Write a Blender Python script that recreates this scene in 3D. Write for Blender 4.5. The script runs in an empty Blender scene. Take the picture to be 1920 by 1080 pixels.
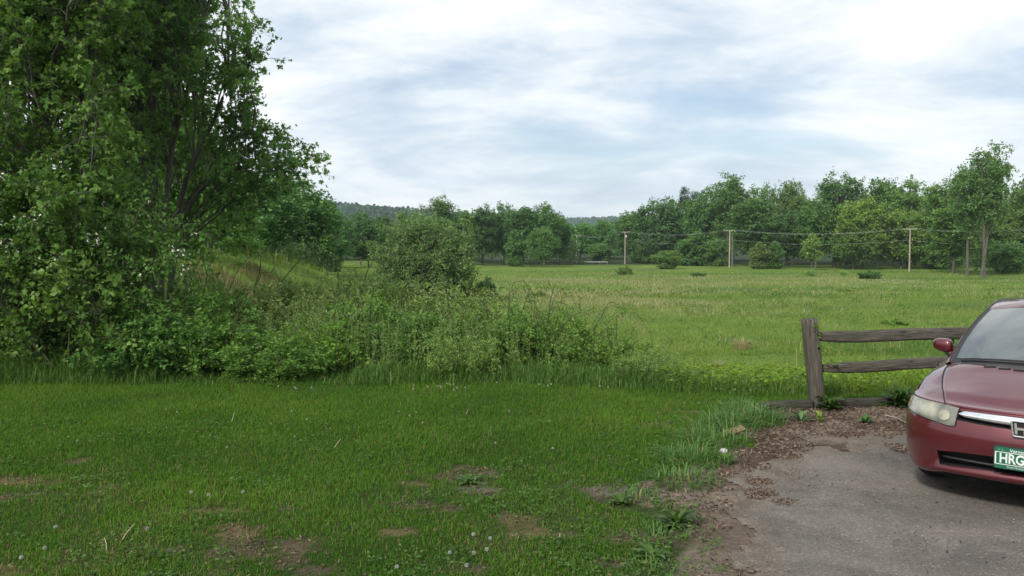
import bpy, bmesh, math
import numpy as np
from mathutils import Matrix, Vector

R = math.radians
scene = bpy.context.scene
COL = scene.collection

# ------------------------------------------------------------------ camera frame of the photograph
F, HC, PITCH = 1550.0, 1.95, R(2.98)
CP, SP = math.cos(PITCH), math.sin(PITCH)


def ray(px, py):
    dx, up = (px - 960) / F, (540 - py) / F
    return np.array([dx, CP + up * SP, -SP + up * CP])


def P(px, py, D):
    d = ray(px, py)
    return np.array([0, 0, HC]) + d * (D / d[1])


def G(px, py, z=0.0):
    d = ray(px, py)
    return np.array([0, 0, HC]) + d * ((z - HC) / d[2])


# ------------------------------------------------------------------ noise in numpy
def _hash(ix, iy, seed):
    h = (ix * 374761393 + iy * 668265263 + seed * 144665) & 0xFFFFFFFF
    h = ((h ^ (h >> 13)) * 1274126177) & 0xFFFFFFFF
    return ((h ^ (h >> 16)) & 0xFFFF) / 65535.0


def vnoise(x, y, seed=0):
    x = np.asarray(x, float); y = np.asarray(y, float)
    ix = np.floor(x).astype(np.int64); iy = np.floor(y).astype(np.int64)
    fx = x - ix; fy = y - iy
    fx = fx * fx * (3 - 2 * fx); fy = fy * fy * (3 - 2 * fy)
    a = _hash(ix, iy, seed); b = _hash(ix + 1, iy, seed)
    c = _hash(ix, iy + 1, seed); d = _hash(ix + 1, iy + 1, seed)
    return (a * (1 - fx) + b * fx) * (1 - fy) + (c * (1 - fx) + d * fx) * fy


def fbm(x, y, seed=0, oct=4):
    s = 0; a = .5; t = 0
    for k in range(oct):
        s = s + a * vnoise(x * 2 ** k, y * 2 ** k, seed + k * 17); t += a; a *= .5
    return s / t


def sstep(a, b, x):
    t = np.clip((np.asarray(x, float) - a) / (b - a), 0, 1)
    return t * t * (3 - 2 * t)


# ------------------------------------------------------------------ mesh helpers
def mesh_np(name, V, Fc, mat=None, attrs=None, smooth=False, colors=None):
    V = np.asarray(V, np.float32); me = bpy.data.meshes.new(name)
    groups = Fc if isinstance(Fc, list) else [Fc]
    groups = [np.asarray(g, np.int32) for g in groups if len(g)]
    nl = sum(g.size for g in groups); nf = sum(len(g) for g in groups)
    me.vertices.add(len(V)); me.vertices.foreach_set('co', V.ravel())
    me.loops.add(nl); me.polygons.add(nf)
    me.loops.foreach_set('vertex_index', np.concatenate([g.ravel() for g in groups]))
    tot = np.concatenate([np.full(len(g), g.shape[1], np.int32) for g in groups])
    st = np.concatenate([[0], np.cumsum(tot)[:-1]]).astype(np.int32)
    me.polygons.foreach_set('loop_start', st); me.polygons.foreach_set('loop_total', tot)
    me.polygons.foreach_set('use_smooth', np.full(nf, smooth, bool))
    if attrs:
        for k, v in attrs.items():
            a = me.attributes.new(k, 'FLOAT', 'POINT'); a.data.foreach_set('value', np.asarray(v, np.float32))
    if colors is not None:
        a = me.attributes.new('col', 'FLOAT_COLOR', 'POINT')
        c4 = np.ones((len(V), 4), np.float32); c4[:, :3] = colors
        a.data.foreach_set('color', c4.ravel())
    me.update(calc_edges=True); me.validate(clean_customdata=False)
    if mat: me.materials.append(mat)
    return me


def link(name, me, parent=None, label=None, cat=None, group=None, kind=None, loc=None, rz=0, color=None):
    o = bpy.data.objects.new(name, me); COL.objects.link(o)
    if parent is not None: o.parent = parent
    if loc is not None: o.location = loc
    if rz: o.rotation_euler = (0, 0, rz)
    if color is not None: o.color = (*color, 1)
    return tag(o, label, cat, group, kind)


def tag(o, label=None, cat=None, group=None, kind=None):
    if label: o['label'] = label
    if cat: o['category'] = cat
    if group: o['group'] = group
    if kind: o['kind'] = kind
    return o


class Acc:
    """collects vertex / face arrays of equal face size into one mesh"""
    def __init__(s): s.v = []; s.f = {}; s.t = []; s.n = 0
    def add(s, V, Fc, t=None):
        V = np.asarray(V, float).reshape(-1, 3); Fc = np.asarray(Fc, int)
        s.v.append(V); s.f.setdefault(Fc.shape[1], []).append(Fc + s.n); s.n += len(V)
        s.t.append(np.zeros(len(V)) if t is None else np.broadcast_to(t, (len(V),)))
    def mesh(s, name, mat, smooth=False):
        return mesh_np(name, np.concatenate(s.v), [np.concatenate(x) for x in s.f.values()], mat,
                       {'tint': np.concatenate(s.t)}, smooth)


def norm(a):
    return a / np.maximum(np.linalg.norm(a, axis=-1, keepdims=True), 1e-9)


def tubes(Pt, Rd, sides=5):
    """Pt (M,n,3) polylines, Rd (M,n) radii -> verts, quads (open tubes)"""
    Pt = np.asarray(Pt, float); Rd = np.asarray(Rd, float)
    if Pt.ndim == 2: Pt = Pt[None]; Rd = Rd[None]
    M, n, _ = Pt.shape
    T = norm(np.gradient(Pt, axis=1))
    ref = np.where(np.abs(T[..., 2:3]) > .9, np.array([1., 0, 0]), np.array([0, 0, 1.]))
    A = norm(np.cross(T, ref)); B = np.cross(T, A)
    th = np.arange(sides) * 2 * np.pi / sides
    V = Pt[:, :, None] + Rd[:, :, None, None] * (np.cos(th)[:, None] * A[:, :, None] + np.sin(th)[:, None] * B[:, :, None])
    m, i, k = np.meshgrid(np.arange(M), np.arange(n - 1), np.arange(sides), indexing='ij')
    k2 = (k + 1) % sides; b = (m * n + i) * sides
    Q = np.stack([b + k, b + k2, b + sides + k2, b + sides + k], -1).reshape(-1, 4)
    return V.reshape(-1, 3), Q


def leafquads(rng, pos, axis, size, wid=.36, up=.7):
    N = len(pos)
    axis = norm(axis); nrm = norm(np.array([0, 0, up]) + rng.normal(0, .6, (N, 3)))
    side = norm(np.cross(axis, nrm)); nn = np.cross(side, axis)
    s = np.asarray(size)[:, None]
    V = np.stack([pos, pos + axis * s * .45 + side * s * wid + nn * s * .1, pos + axis * s - nn * s * .08,
                  pos + axis * s * .45 - side * s * wid + nn * s * .1], 1)
    return V.reshape(-1, 3), np.arange(N * 4).reshape(-1, 4)


def lobed(rng, pos, axis, size, wid=.36, up=.7):
    axis = norm(axis); N = len(pos); nrm = norm(np.array([0, 0, up]) + rng.normal(0, .6, (N, 3))); side = norm(np.cross(axis, nrm)); nn = np.cross(side, axis)
    out = []
    for an, k in ((0, 1.0), (.85, .78), (-.85, .78)):
        ax = axis * math.cos(an) + side * math.sin(an); sd = side * math.cos(an) - axis * math.sin(an); s = (np.asarray(size) * k)[:, None]
        out.append(np.stack([pos, pos + ax * s * .5 + sd * s * .24 - nn * s * .06, pos + ax * s - nn * s * .18, pos + ax * s * .5 - sd * s * .24 - nn * s * .06], 1))
    V = np.stack(out, 1).reshape(-1, 3); return V, np.arange(N * 12).reshape(-1, 4)


def blades(rng, pos, h, w, bend=.5, yaw=None):
    """grass blades of three triangles"""
    N = len(pos); yaw = rng.uniform(0, 2 * np.pi, N) if yaw is None else yaw
    h = np.asarray(h)[:, None]; w = np.asarray(w)[:, None]
    d = np.stack([np.cos(yaw), np.sin(yaw), np.zeros(N)], 1); s = np.stack([-d[:, 1], d[:, 0], d[:, 2]], 1)
    b = (bend * rng.uniform(.3, 1.4, N))[:, None]
    up = np.array([0, 0, 1.])
    mid = pos + up * h * .6 + d * h * b * .25; tip = pos + up * h * (1 - .25 * b) + d * h * b * .85
    V = np.stack([pos - s * w * .5, pos + s * w * .5, mid - s * w * .38, mid + s * w * .38, tip], 1).reshape(-1, 3)
    b5 = np.arange(N)[:, None] * 5
    T = np.concatenate([b5 + np.array([[0, 1, 3]]), b5 + np.array([[0, 3, 2]]), b5 + np.array([[2, 3, 4]])])
    return V, T


def unit(rng, n):
    return norm(rng.normal(0, 1, (n, 3)))


def grow(rng, A, T, p):
    """limbs from A to T (M,3), branchlets, twigs and leaves. returns wood Acc, leaf verts, quads, tint"""
    M = len(T); L = np.linalg.norm(T - A, axis=1)
    wood = Acc()
    n = 8; s = np.linspace(0, 1, n)[None, :, None]
    C = A + (T - A) * .5 + np.array([0, 0, 1.]) * (p.get('lift', .15) * L)[:, None] + rng.normal(0, .06, (M, 3)) * L[:, None]
    Lp = (1 - s) ** 2 * A[:, None] + 2 * s * (1 - s) * C[:, None] + s ** 2 * T[:, None]
    Lp[:, 1:-1] += rng.normal(0, .012, (M, n - 2, 3)) * L[:, None, None]
    r0 = p['r0'] * np.clip(L / L.mean(), .4, 1.6)
    Rd = r0[:, None] * (1 - .85 * np.linspace(0, 1, n))[None]
    wood.add(*tubes(Lp, Rd, p.get('sides', 5)))
    nb = p['nb']; f = rng.uniform(p.get('f0', .3), 1, (M, nb)); f[:, 0] = 1; x = f * (n - 1); i = np.minimum(x.astype(int), n - 2); w = (x - i)[..., None]
    mi = np.arange(M)[:, None]
    Bs = (Lp[mi, i] * (1 - w) + Lp[mi, i + 1] * w).reshape(-1, 3)
    tg = norm(Lp[mi, i + 1] - Lp[mi, i]).reshape(-1, 3)
    K = M * nb
    bd = norm(tg * p.get('along', .6) + unit(rng, K) * p.get('spread', .8) + np.array([0, 0, p.get('bup', .1)]))
    bl = p['L1'] * rng.uniform(.5, 1.25, K) * (1.15 - .5 * f.ravel())
    m = 5; q = np.linspace(0, 1, m)[None, :, None]
    Bp = Bs[:, None] + bd[:, None] * q * bl[:, None, None] + np.array([0, 0, -p.get('droop', .15)]) * (q ** 2) * bl[:, None, None]
    Bp[:, 1:] += rng.normal(0, .03, (K, m - 1, 3)) * bl[:, None, None]
    if p.get('bw', True):
        br = (p['r0'] * .28 * np.ones(K))[:, None] * (1 - .7 * np.linspace(0, 1, m))[None]
        wood.add(*tubes(Bp, br, 3))
    nt = p['nt']; f = rng.uniform(.15, 1, (K, nt)); f[:, 0] = 1; x = f * (m - 1); i = np.minimum(x.astype(int), m - 2); w = (x - i)[..., None]
    ki = np.arange(K)[:, None]
    Ts = (Bp[ki, i] * (1 - w) + Bp[ki, i + 1] * w).reshape(-1, 3); tg = norm(Bp[ki, i + 1] - Bp[ki, i]).reshape(-1, 3)
    Q = K * nt
    td = norm(tg * .7 + unit(rng, Q) * .8 + np.array([0, 0, p.get('tup', .1)])); tl = p['L2'] * rng.uniform(.5, 1.3, Q)
    if p.get('tw', False):
        E = Ts + td * tl[:, None]
        wood.add(*tubes(np.stack([Ts, E], 1), np.tile([[p['tr'], p['tr'] * .4]], (Q, 1)), 3))
    nl = p['nl']; g = rng.uniform(.1, 1.05, (Q, nl, 1))
    jit = rng.normal(0, p.get('jit', .25), (Q, nl, 3)) * p['ls']
    pos = (Ts[:, None] + td[:, None] * tl[:, None, None] * g + jit).reshape(-1, 3)
    N = Q * nl
    ax = np.repeat(td, nl, 0) * p.get('lalong', .5) + unit(rng, N) * .8 + np.array([0, 0, p.get('ldown', -.15)])
    sz = p['ls'] * rng.uniform(.42, 1.4, N)
    V, Fq = (lobed if p.get('lobed') else leafquads)(rng, pos, ax, sz, p.get('wid', .36), p.get('lup', .7))
    tint = np.clip(np.repeat(np.repeat(rng.normal(.5, .16, K), nt), nl) + rng.normal(0, .16, N), 0, 1)
    return wood, V, Fq, np.repeat(tint, len(V) // N)


def env_targets(rng, n, c, r, inner=.45, zmin=None):
    u = unit(rng, n); k = rng.uniform(inner ** 2, 1, (n, 1)) ** .5
    T = np.array(c) + u * k * np.array(r)
    if zmin is not None: T[:, 2] = np.maximum(T[:, 2], zmin + rng.uniform(0, .3, n))
    return T


# ------------------------------------------------------------------ materials
class NT:
    def __init__(s, m): s.t = m.node_tree; s.n = s.t.nodes; s.l = s.t.links
    def new(s, typ, **kw):
        o = s.n.new(typ)
        for k, v in kw.items():
            if hasattr(o, k): setattr(o, k, v)
            else: o.inputs[k].default_value = v
        return o
    def lk(s, a, b): s.l.new(a, b)
    def mix(s, fac, a, b, mode='MIX'):
        m = s.n.new('ShaderNodeMix'); m.data_type = 'RGBA'; m.blend_type = mode
        for sock, val in ((m.inputs[0], fac), (m.inputs[6], a), (m.inputs[7], b)):
            if hasattr(val, 'node'): s.l.new(val, sock)
            elif isinstance(val, (int, float)): sock.default_value = val
            else: sock.default_value = (*val, 1)
        return m.outputs[2]
    def ramp(s, src, stops):
        r = s.n.new('ShaderNodeValToRGB'); e = r.color_ramp.elements
        while len(e) < len(stops): e.new(.5)
        for el, (p, c) in zip(e, stops):
            el.position = p; el.color = (*c, 1) if not isinstance(c, (int, float)) else (c, c, c, 1)
        s.l.new(src, r.inputs[0]); return r.outputs[0]
    def noise(s, scale, detail=4, rough=.55, vec=None, dist=0):
        n = s.new('ShaderNodeTexNoise'); n.inputs['Scale'].default_value = scale; n.inputs['Detail'].default_value = detail
        n.inputs['Roughness'].default_value = rough; n.inputs['Distortion'].default_value = dist
        if vec is not None: s.l.new(vec, n.inputs['Vector'])
        return n.outputs['Fac']
    def bump(s, h, strength, dist=.01):
        b = s.new('ShaderNodeBump'); b.inputs['Strength'].default_value = strength; b.inputs['Distance'].default_value = dist
        s.l.new(h, b.inputs['Height']); return b.outputs[0]


def material(name):
    m = bpy.data.materials.new(name); m.use_nodes = True; nt = NT(m)
    return m, nt, nt.n['Principled BSDF'], nt.n['Material Output']


def leafmat(name, dark, mid, light, trans=.3, rough=.5, dead=None, spec=.18):
    m, t, b, out = material(name)
    a = t.new('ShaderNodeAttribute', attribute_name='tint')
    stops = [(0, dark), (.5, mid), (.93, light)]
    if dead: stops.append((1, dead))
    c = t.ramp(a.outputs['Fac'], stops)
    oi = t.new('ShaderNodeObjectInfo'); c = t.mix(1.0, c, oi.outputs['Color'], 'MULTIPLY')
    t.lk(c, b.inputs['Base Color']); b.inputs['Roughness'].default_value = rough; b.inputs['Specular IOR Level'].default_value = spec
    if trans:
        tr = t.new('ShaderNodeBsdfTranslucent'); c2 = t.mix(1.0, c, (1.25, 1.3, .7), 'MULTIPLY'); t.lk(c2, tr.inputs[0])
        mx = t.new('ShaderNodeMixShader'); mx.inputs[0].default_value = trans
        t.lk(b.outputs[0], mx.inputs[1]); t.lk(tr.outputs[0], mx.inputs[2]); t.lk(mx.outputs[0], out.inputs[0])
    return m


def barkmat(name, a, c, scale=6):
    m, t, b, _ = material(name)
    tc = t.new('ShaderNodeTexCoord'); mp = t.new('ShaderNodeMapping'); mp.inputs['Scale'].default_value = (1, 1, .25)
    t.lk(tc.outputs['Object'], mp.inputs[0])
    n = t.noise(scale, 6, .65, mp.outputs[0])
    t.lk(t.ramp(n, [(.3, a), (.7, c)]), b.inputs['Base Color']); b.inputs['Roughness'].default_value = .9
    t.lk(t.bump(n, .5, .02), b.inputs['Normal'])
    return m


def plain(name, col, rough=.6, metal=0, coat=0, spec=.5, nscale=0, namt=.15):
    m, t, b, _ = material(name)
    b.inputs['Roughness'].default_value = rough; b.inputs['Metallic'].default_value = metal
    b.inputs['Coat Weight'].default_value = coat; b.inputs['Specular IOR Level'].default_value = spec
    tc = t.new('ShaderNodeTexCoord'); n = t.noise(nscale or 8, 5, .6, tc.outputs['Object'])
    lo = tuple(x * (1 - namt) for x in col); hi = tuple(min(1, x * (1 + namt)) for x in col)
    t.lk(t.ramp(n, [(.3, lo), (.7, hi)]), b.inputs['Base Color'])
    return m


M_leaf_maple = leafmat('maple_leaf', (.060, .122, .042), (.115, .208, .066), (.18, .29, .085), .48)
M_leaf_bush = leafmat('bush_leaf', (.055, .116, .025), (.113, .208, .046), (.19, .30, .078), .38)
M_leaf_field = leafmat('field_tree_leaf', (.07, .135, .045), (.125, .215, .066), (.18, .28, .085), .30)
M_leaf_far = leafmat('far_leaf', (.06, .122, .046), (.105, .185, .060), (.15, .235, .08), .27)
M_weed = leafmat('weed_leaf', (.085, .148, .04), (.155, .238, .070), (.26, .34, .125), .37)
M_grass = leafmat('lawn_blade', (.031, .090, .009), (.064, .160, .014), (.12, .215, .026), .32, .6, (.22, .17, .085), .08)
M_tall = leafmat('tall_blade', (.042, .100, .016), (.085, .172, .030), (.15, .24, .052), .32, .5, (.30, .27, .14))
M_blue = leafmat('orchard_blade', (.042, .105, .030), (.085, .18, .055), (.15, .26, .10), .32, .45, (.32, .29, .16))
M_field = leafmat('field_blade', (.055, .125, .018), (.122, .192, .028), (.20, .245, .042), .3, .6, (.32, .28, .15))
M_needle = leafmat('needle', (.02, .045, .022), (.035, .07, .03), (.06, .10, .04), .1)
M_bark = barkmat('grey_bark', (.05, .046, .038), (.13, .118, .10))
M_bark_pale = barkmat('pale_bark', (.10, .095, .085), (.22, .20, .18), 3)
M_twig = barkmat('twig_bark', (.04, .04, .022), (.08, .078, .045))
M_white = plain('petal', (.70, .70, .62), .7)
M_puff = plain('seed_head', (.36, .37, .33), .9)


# ------------------------------------------------------------------ terrain
LIP = np.array([G(px, py)[:2] for px, py in [(-900, 728), (-300, 727), (0, 725), (400, 722), (800, 722), (1000, 725),
                                              (1150, 730), (1300, 740), (1420, 744), (1520, 745), (1700, 744), (1920, 742), (2500, 740)]])


def lip(x):
    return np.interp(x, LIP[:, 0], LIP[:, 1])


def terrain(x, y):
    x = np.asarray(x, float); y = np.asarray(y, float)
    t = np.clip((y - lip(x)) / 25.0, 0, 1)
    t = t * t * (1.6 - .6 * t * t) if False else t ** 1.12
    z = -4.0 * t
    m = 5.3 * sstep(-5.5, -18, x) * sstep(11, 32, y) * (1 - .75 * sstep(52, 95, y)) * (1 - sstep(-60, -160, x) * .3)
    z = z + m + .25 * (fbm(x * .05, y * .05, 3) - .5) * sstep(25, 60, y)
    far = sstep(330, 900, y)
    return z - 3 * far


def zt(x, y):
    return float(terrain(np.array([x]), np.array([y]))[0])


# masks near the house -------------------------------------------------
def poly(pxs):
    return np.array([G(a, b)[:2] for a, b in pxs])


DRIVE = poly([(1400, 1240), (1402, 1085), (1392, 1020), (1385, 970), (1372, 930), (1382, 893), (1450, 868), (1502, 852),
              (1550, 838), (1578, 826), (1640, 818), (1720, 816), (1800, 806), (1930, 800), (2300, 806), (3200, 870)])
DRIVE = np.vstack([DRIVE, [[9, 1.0], [9, -8], [1.0, -8], [1.15, 2.2]]])
BED = poly([(1235, 1250), (1262, 1085), (1290, 1010), (1270, 960), (1170, 935), (1200, 905), (1262, 893), (1310, 862), (1368, 812),
            (1425, 780), (1470, 771), (1560, 766), (1660, 763), (1750, 758), (2000, 748), (2600, 745)])
BED = np.vstack([BED, [[11, 4], [11, -8], [.6, -8]]])


def inside(poly_, x, y):
    x = np.asarray(x, float).ravel(); y = np.asarray(y, float).ravel(); c = np.zeros(len(x), bool)
    n = len(poly_)
    for i in range(n):
        x1, y1 = poly_[i]; x2, y2 = poly_[(i + 1) % n]
        if y1 == y2: continue
        k = ((y1 > y) != (y2 > y)) & (x < (x2 - x1) * (y - y1) / (y2 - y1) + x1)
        c ^= k
    return c


PATCH = []   # bare ellipses in the lawn: centre, radii, kind
for px, py, rx, ry, kind in [(860, 888, 85, 13, 'dirt'), (900, 905, 45, 12, 'grey'), (800, 950, 75, 14, 'dirt'), (770, 955, 40, 8, 'straw'),
                             (785, 909, 30, 6, 'straw'), (1000, 984, 42, 14, 'straw'), (1060, 1004, 28, 11, 'dirt'), (1118, 916, 55, 12, 'grey'),
                             (1200, 925, 60, 14, 'dirt'), (505, 1035, 105, 26, 'dirt'), (430, 1000, 55, 14, 'straw'), (220, 915, 26, 7, 'straw'),
                             (540, 957, 24, 6, 'dirt'), (12, 934, 30, 9, 'dirt'), (70, 928, 36, 6, 'grey'), (150, 862, 16, 4, 'dirt'),
                             (360, 962, 60, 8, 'straw'), (140, 1050, 30, 12, 'dirt'), (330, 1030, 40, 10, 'dirt'), (1275, 772, 38, 4, 'straw'),
                             (1230, 800, 30, 4, 'straw'), (1150, 1070, 50, 20, 'dirt'), (740, 1000, 30, 7, 'straw'), (880, 1065, 40, 9, 'dirt'),
                             (600, 1075, 60, 10, 'dirt'), (60, 900, 60, 10, 'straw'), (20, 1060, 40, 14, 'straw'), (950, 962, 20, 7, 'dirt'), (1150, 925, 75, 14, 'dirt'), (1185, 1000, 60, 18, 'dirt'), (1240, 1045, 55, 24, 'dirt'), (900, 925, 40, 9, 'dirt')]:
    c = G(px, py)[:2]; a = G(px + rx, py)[:2]; b = G(px, py - ry)[:2]
    PATCH.append((c[0], c[1], abs(a[0] - c[0]) * 1.1, abs(b[1] - c[1]) * 1.15, kind))


def patch_w(x, y, kinds):
    w = np.zeros(np.shape(x))
    n = (fbm(x * 4.5, y * 6, 41, 5) - .5) * 3.0 + (vnoise(x * 40, y * 40, 43) - .5) * .5
    for cx, cy, rx, ry, k in PATCH:
        if k in kinds:
            d = np.sqrt(((x - cx) / rx) ** 2 + ((y - cy) / ry) ** 2)
            w = np.maximum(w, sstep(1.25, .35, d + n) * .86)
    return w


def axis_grid(lo, a, b, hi, step, g=1.12):
    mid = list(np.arange(a, b + 1e-6, step)); s = step; x = b; up = []
    while x < hi: s = s * g; x += s; up.append(x)
    s = step; x = a; dn = []
    while x > lo: s = s * g; x -= s; dn.append(x)
    return np.array(dn[::-1] + mid + up)


gx = axis_grid(-2900, -8.5, 9, 2900, .05); gy = axis_grid(-60, 3.6, 13.5, 2750, .05, 1.06)
X, Y = np.meshgrid(gx, gy); xs, ys = X.ravel(), Y.ravel()
zs = terrain(xs, ys)
nearm = (np.abs(xs) < 12) & (ys < 16) & (ys > 0)
hump = np.zeros(len(xs)); hump[nearm] = (fbm(xs[nearm] * 1.1, ys[nearm] * 1.1, 5, 5) - .5) * .05
inbed = inside(BED, xs, ys); indrv = inside(DRIVE, xs, ys)
hump[indrv] = 0; hump[inbed] *= .15
zs = zs + hump
colr = np.zeros((len(xs), 3))
n1 = fbm(xs * .9, ys * .9, 11, 5); n2 = fbm(xs * 5, ys * 5, 12, 3)
lawn = np.array([.032, .050, .014]) * (.75 + .5 * n1)[:, None] + np.array([.02, .012, .004]) * (n2 - .4)[:, None].clip(0)
soil = np.array([.085, .066, .05]) * (.7 + .6 * n2)[:, None]
# the meadow: streaks across the view
sx = xs * .012; sy = ys * .07
st = fbm(sx * 2.2 + 3, sy * 1.5, 21, 5); pat = fbm(xs * .05, ys * .05, 22, 5); fine = fbm(xs * .5, ys * .5, 23, 4)
mead = np.array([.108, .168, .028]) * (.75 + .5 * fine)[:, None]
straw = np.array([.20, .185, .085]); deep = np.array([.055, .105, .028])
band = sstep(62, 85, ys) * (1 - sstep(140, 175, ys)) * sstep(-8, 8, xs)
ws = np.clip(sstep(.50, .66, st) * band * .55 + sstep(.62, .75, pat) * .25, 0, .85) * (.5 + fine)
wd = sstep(.55, .68, fbm(sx * 3 + 9, sy * 2.2, 27, 4)) * .6
mead = mead * (1 - wd[:, None]) + deep * wd[:, None]
mead = mead * (1 - ws[:, None].clip(0, 1)) + straw * ws[:, None].clip(0, 1)
fl = sstep(232, 262, ys + 12 * (fbm(xs * .03, ys * .0 + 1, 29) - .5)); fl = np.maximum(fl, sstep(20, -12, xs - (-20)) * sstep(60, 95, ys) * .0)
mead = mead * (1 - fl[:, None]) + np.array([.03, .045, .018]) * fl[:, None]
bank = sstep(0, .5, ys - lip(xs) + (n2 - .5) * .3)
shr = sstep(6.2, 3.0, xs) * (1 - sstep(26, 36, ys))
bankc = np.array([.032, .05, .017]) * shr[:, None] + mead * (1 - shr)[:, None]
wdirt = patch_w(xs[nearm], ys[nearm], ('dirt',)); wgrey = patch_w(xs[nearm], ys[nearm], ('grey',)); wst = patch_w(xs[nearm], ys[nearm], ('straw',))
c = lawn.copy(); cn = c[nearm]
cn = cn * (1 - wdirt[:, None]) + np.array([.085, .062, .045]) * (.6 + .8 * n2[nearm])[:, None] * wdirt[:, None]
cn = cn * (1 - wgrey[:, None]) + np.array([.13, .112, .096]) * (.6 + .8 * n2[nearm])[:, None] * wgrey[:, None]
cn = cn * (1 - wst[:, None]) + np.array([.125, .092, .05]) * (.6 + .8 * n2[nearm])[:, None] * wst[:, None]
c[nearm] = cn
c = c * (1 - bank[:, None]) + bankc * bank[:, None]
mul = np.array([.088, .060, .044]) * (.5 + 1.0 * n2)[:, None]
sand = np.array([.20, .165, .13]) * (.75 + .5 * n2)[:, None]
sw = sstep(.5, .62, fbm(xs * 1.6, ys * 1.6, 33, 4))[:, None] * .8
bedc = mul * (1 - sw) + sand * sw; gf = sstep(7.2, 6.2, ys)[:, None] * .6; bedc = bedc * (1 - gf) + (sand * .62 + mul * .25) * gf
c[inbed] = bedc[inbed]
nx, ny = len(gx), len(gy)
ii, jj = np.meshgrid(np.arange(ny - 1), np.arange(nx - 1), indexing='ij')
q = (ii * nx + jj).ravel()
faces = np.stack([q, q + 1, q + nx + 1, q + nx], 1)
gm, t, b, _ = material('ground_soil')
at = t.new('ShaderNodeAttribute', attribute_name='col'); tc = t.new('ShaderNodeTexCoord')
nz = t.noise(26, 6, .7, tc.outputs['Object']); nz2 = t.noise(160, 3, .6, tc.outputs['Object'])
cc = t.mix(1.0, at.outputs['Color'], t.ramp(nz, [(.25, .55), (.75, 1.45)]), 'MULTIPLY')
cc = t.mix(1.0, cc, t.ramp(nz2, [(.3, .7), (.7, 1.3)]), 'MULTIPLY')
t.lk(cc, b.inputs['Base Color']); b.inputs['Roughness'].default_value = .95; b.inputs['Specular IOR Level'].default_value = .1
t.lk(t.bump(nz2, .6, .015), b.inputs['Normal'])
link('ground', mesh_np('ground', np.stack([xs, ys, zs], 1), faces, gm, None, True, c), kind='structure')

# driveway: a thin worn asphalt sheet with a ragged edge -----------------
step = .03
dxs, dys = np.meshgrid(np.arange(.7, 9.2, step), np.arange(-2, 8.6, step)); dx_, dy_ = dxs.ravel(), dys.ravel()
def seg_dist(poly_, x, y):
    best = np.full(len(x), 9.)
    for k in range(len(poly_)):
        p0, p1 = poly_[k], poly_[(k + 1) % len(poly_)]; e = p1 - p0; L2_ = (e ** 2).sum()
        u = np.clip(((x - p0[0]) * e[0] + (y - p0[1]) * e[1]) / L2_, 0, 1); best = np.minimum(best, np.hypot(x - p0[0] - u * e[0], y - p0[1] - u * e[1]))
    return best
sd = seg_dist(DRIVE, dx_, dy_) * np.where(inside(DRIVE, dx_, dy_), 1, -1)
edge = sd + (fbm(dx_ * 2.2, dy_ * 2.2, 51, 5) - .5) * .62 + (vnoise(dx_ * 18, dy_ * 18, 52) - .5) * .06 + .05
nxd = dxs.shape[1]; i_, j_ = np.meshgrid(np.arange(dxs.shape[0] - 1), np.arange(nxd - 1), indexing='ij'); q = (i_ * nxd + j_).ravel()
keep = (edge[q] > 0) & (edge[q + 1] > 0) & (edge[q + nxd] > 0) & (edge[q + nxd + 1] > 0)
fc = np.stack([q, q + 1, q + nxd + 1, q + nxd], 1)[keep]; used = np.unique(fc); remap = np.zeros(len(dx_), int); remap[used] = np.arange(len(used))
me = mesh_np('driveway', np.stack([dx_, dy_, .006 + .012 * np.clip(edge, 0, .5)], 1)[used], remap[fc], None, {'edge': edge[used]}, True)
am, t, b, _ = material('worn_asphalt')
tc = t.new('ShaderNodeTexCoord'); ob = tc.outputs['Object']
big = t.noise(1.1, 6, .65, ob, .7); med = t.noise(4.5, 6, .65, ob); fin = t.noise(75, 4, .75, ob); sp = t.new('ShaderNodeTexVoronoi'); sp.inputs['Scale'].default_value = 85; t.lk(ob, sp.inputs['Vector'])
base = t.mix(t.ramp(big, [(.36, 0.0), (.62, 1.0)]), (.102, .093, .086), (.182, .163, .142))
base = t.mix(t.ramp(med, [(.48, 0.0), (.72, .7)]), base, (.165, .146, .122))
base = t.mix(t.ramp(t.noise(2.6, 4, .6, ob), [(.55, 0.0), (.70, .4)]), base, (.115, .092, .074))
base = t.mix(t.ramp(t.noise(1.9, 6, .7, ob, .8), [(.54, 0.0), (.64, .65)]), base, (.19, .168, .14))
base = t.mix(t.ramp(t.noise(1.3, 6, .7, ob, 1.2), [(.60, 0.0), (.66, .5)]), base, (.062, .060, .062))
ea = t.new('ShaderNodeAttribute', attribute_name='edge')
base = t.mix(t.ramp(ea.outputs['Fac'], [(.0, .95), (.16, .75), (.42, .0)]), base, t.mix(t.ramp(med, [(.4, 0.0), (.6, 1.0)]), (.18, .155, .125), (.12, .092, .072)))
base = t.mix(1.0, base, t.ramp(fin, [(.30, .62), (.70, 1.34)]), 'MULTIPLY')
sc_ = t.n.new('ShaderNodeSeparateColor'); t.lk(sp.outputs['Color'], sc_.inputs[0]); base = t.mix(1.0, base, t.ramp(sc_.outputs[0], [(.0, .8), (.8, 1.06), (.94, 1.15), (1.0, 1.7)]), 'MULTIPLY')
peb = t.ramp(sp.outputs['Distance'], [(.0, 1.0), (.18, .0)])
base = t.mix(t.ramp(t.noise(30, 2, .5, ob), [(.55, 0.0), (.65, .5)]), base, t.mix(peb, base, (.26, .24, .22)))
t.lk(base, b.inputs['Base Color']); b.inputs['Roughness'].default_value = .92; b.inputs['Specular IOR Level'].default_value = .15
t.lk(t.bump(fin, .8, .010), b.inputs['Normal'])
me.materials.append(am)
link('driveway', me, kind='structure')

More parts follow.
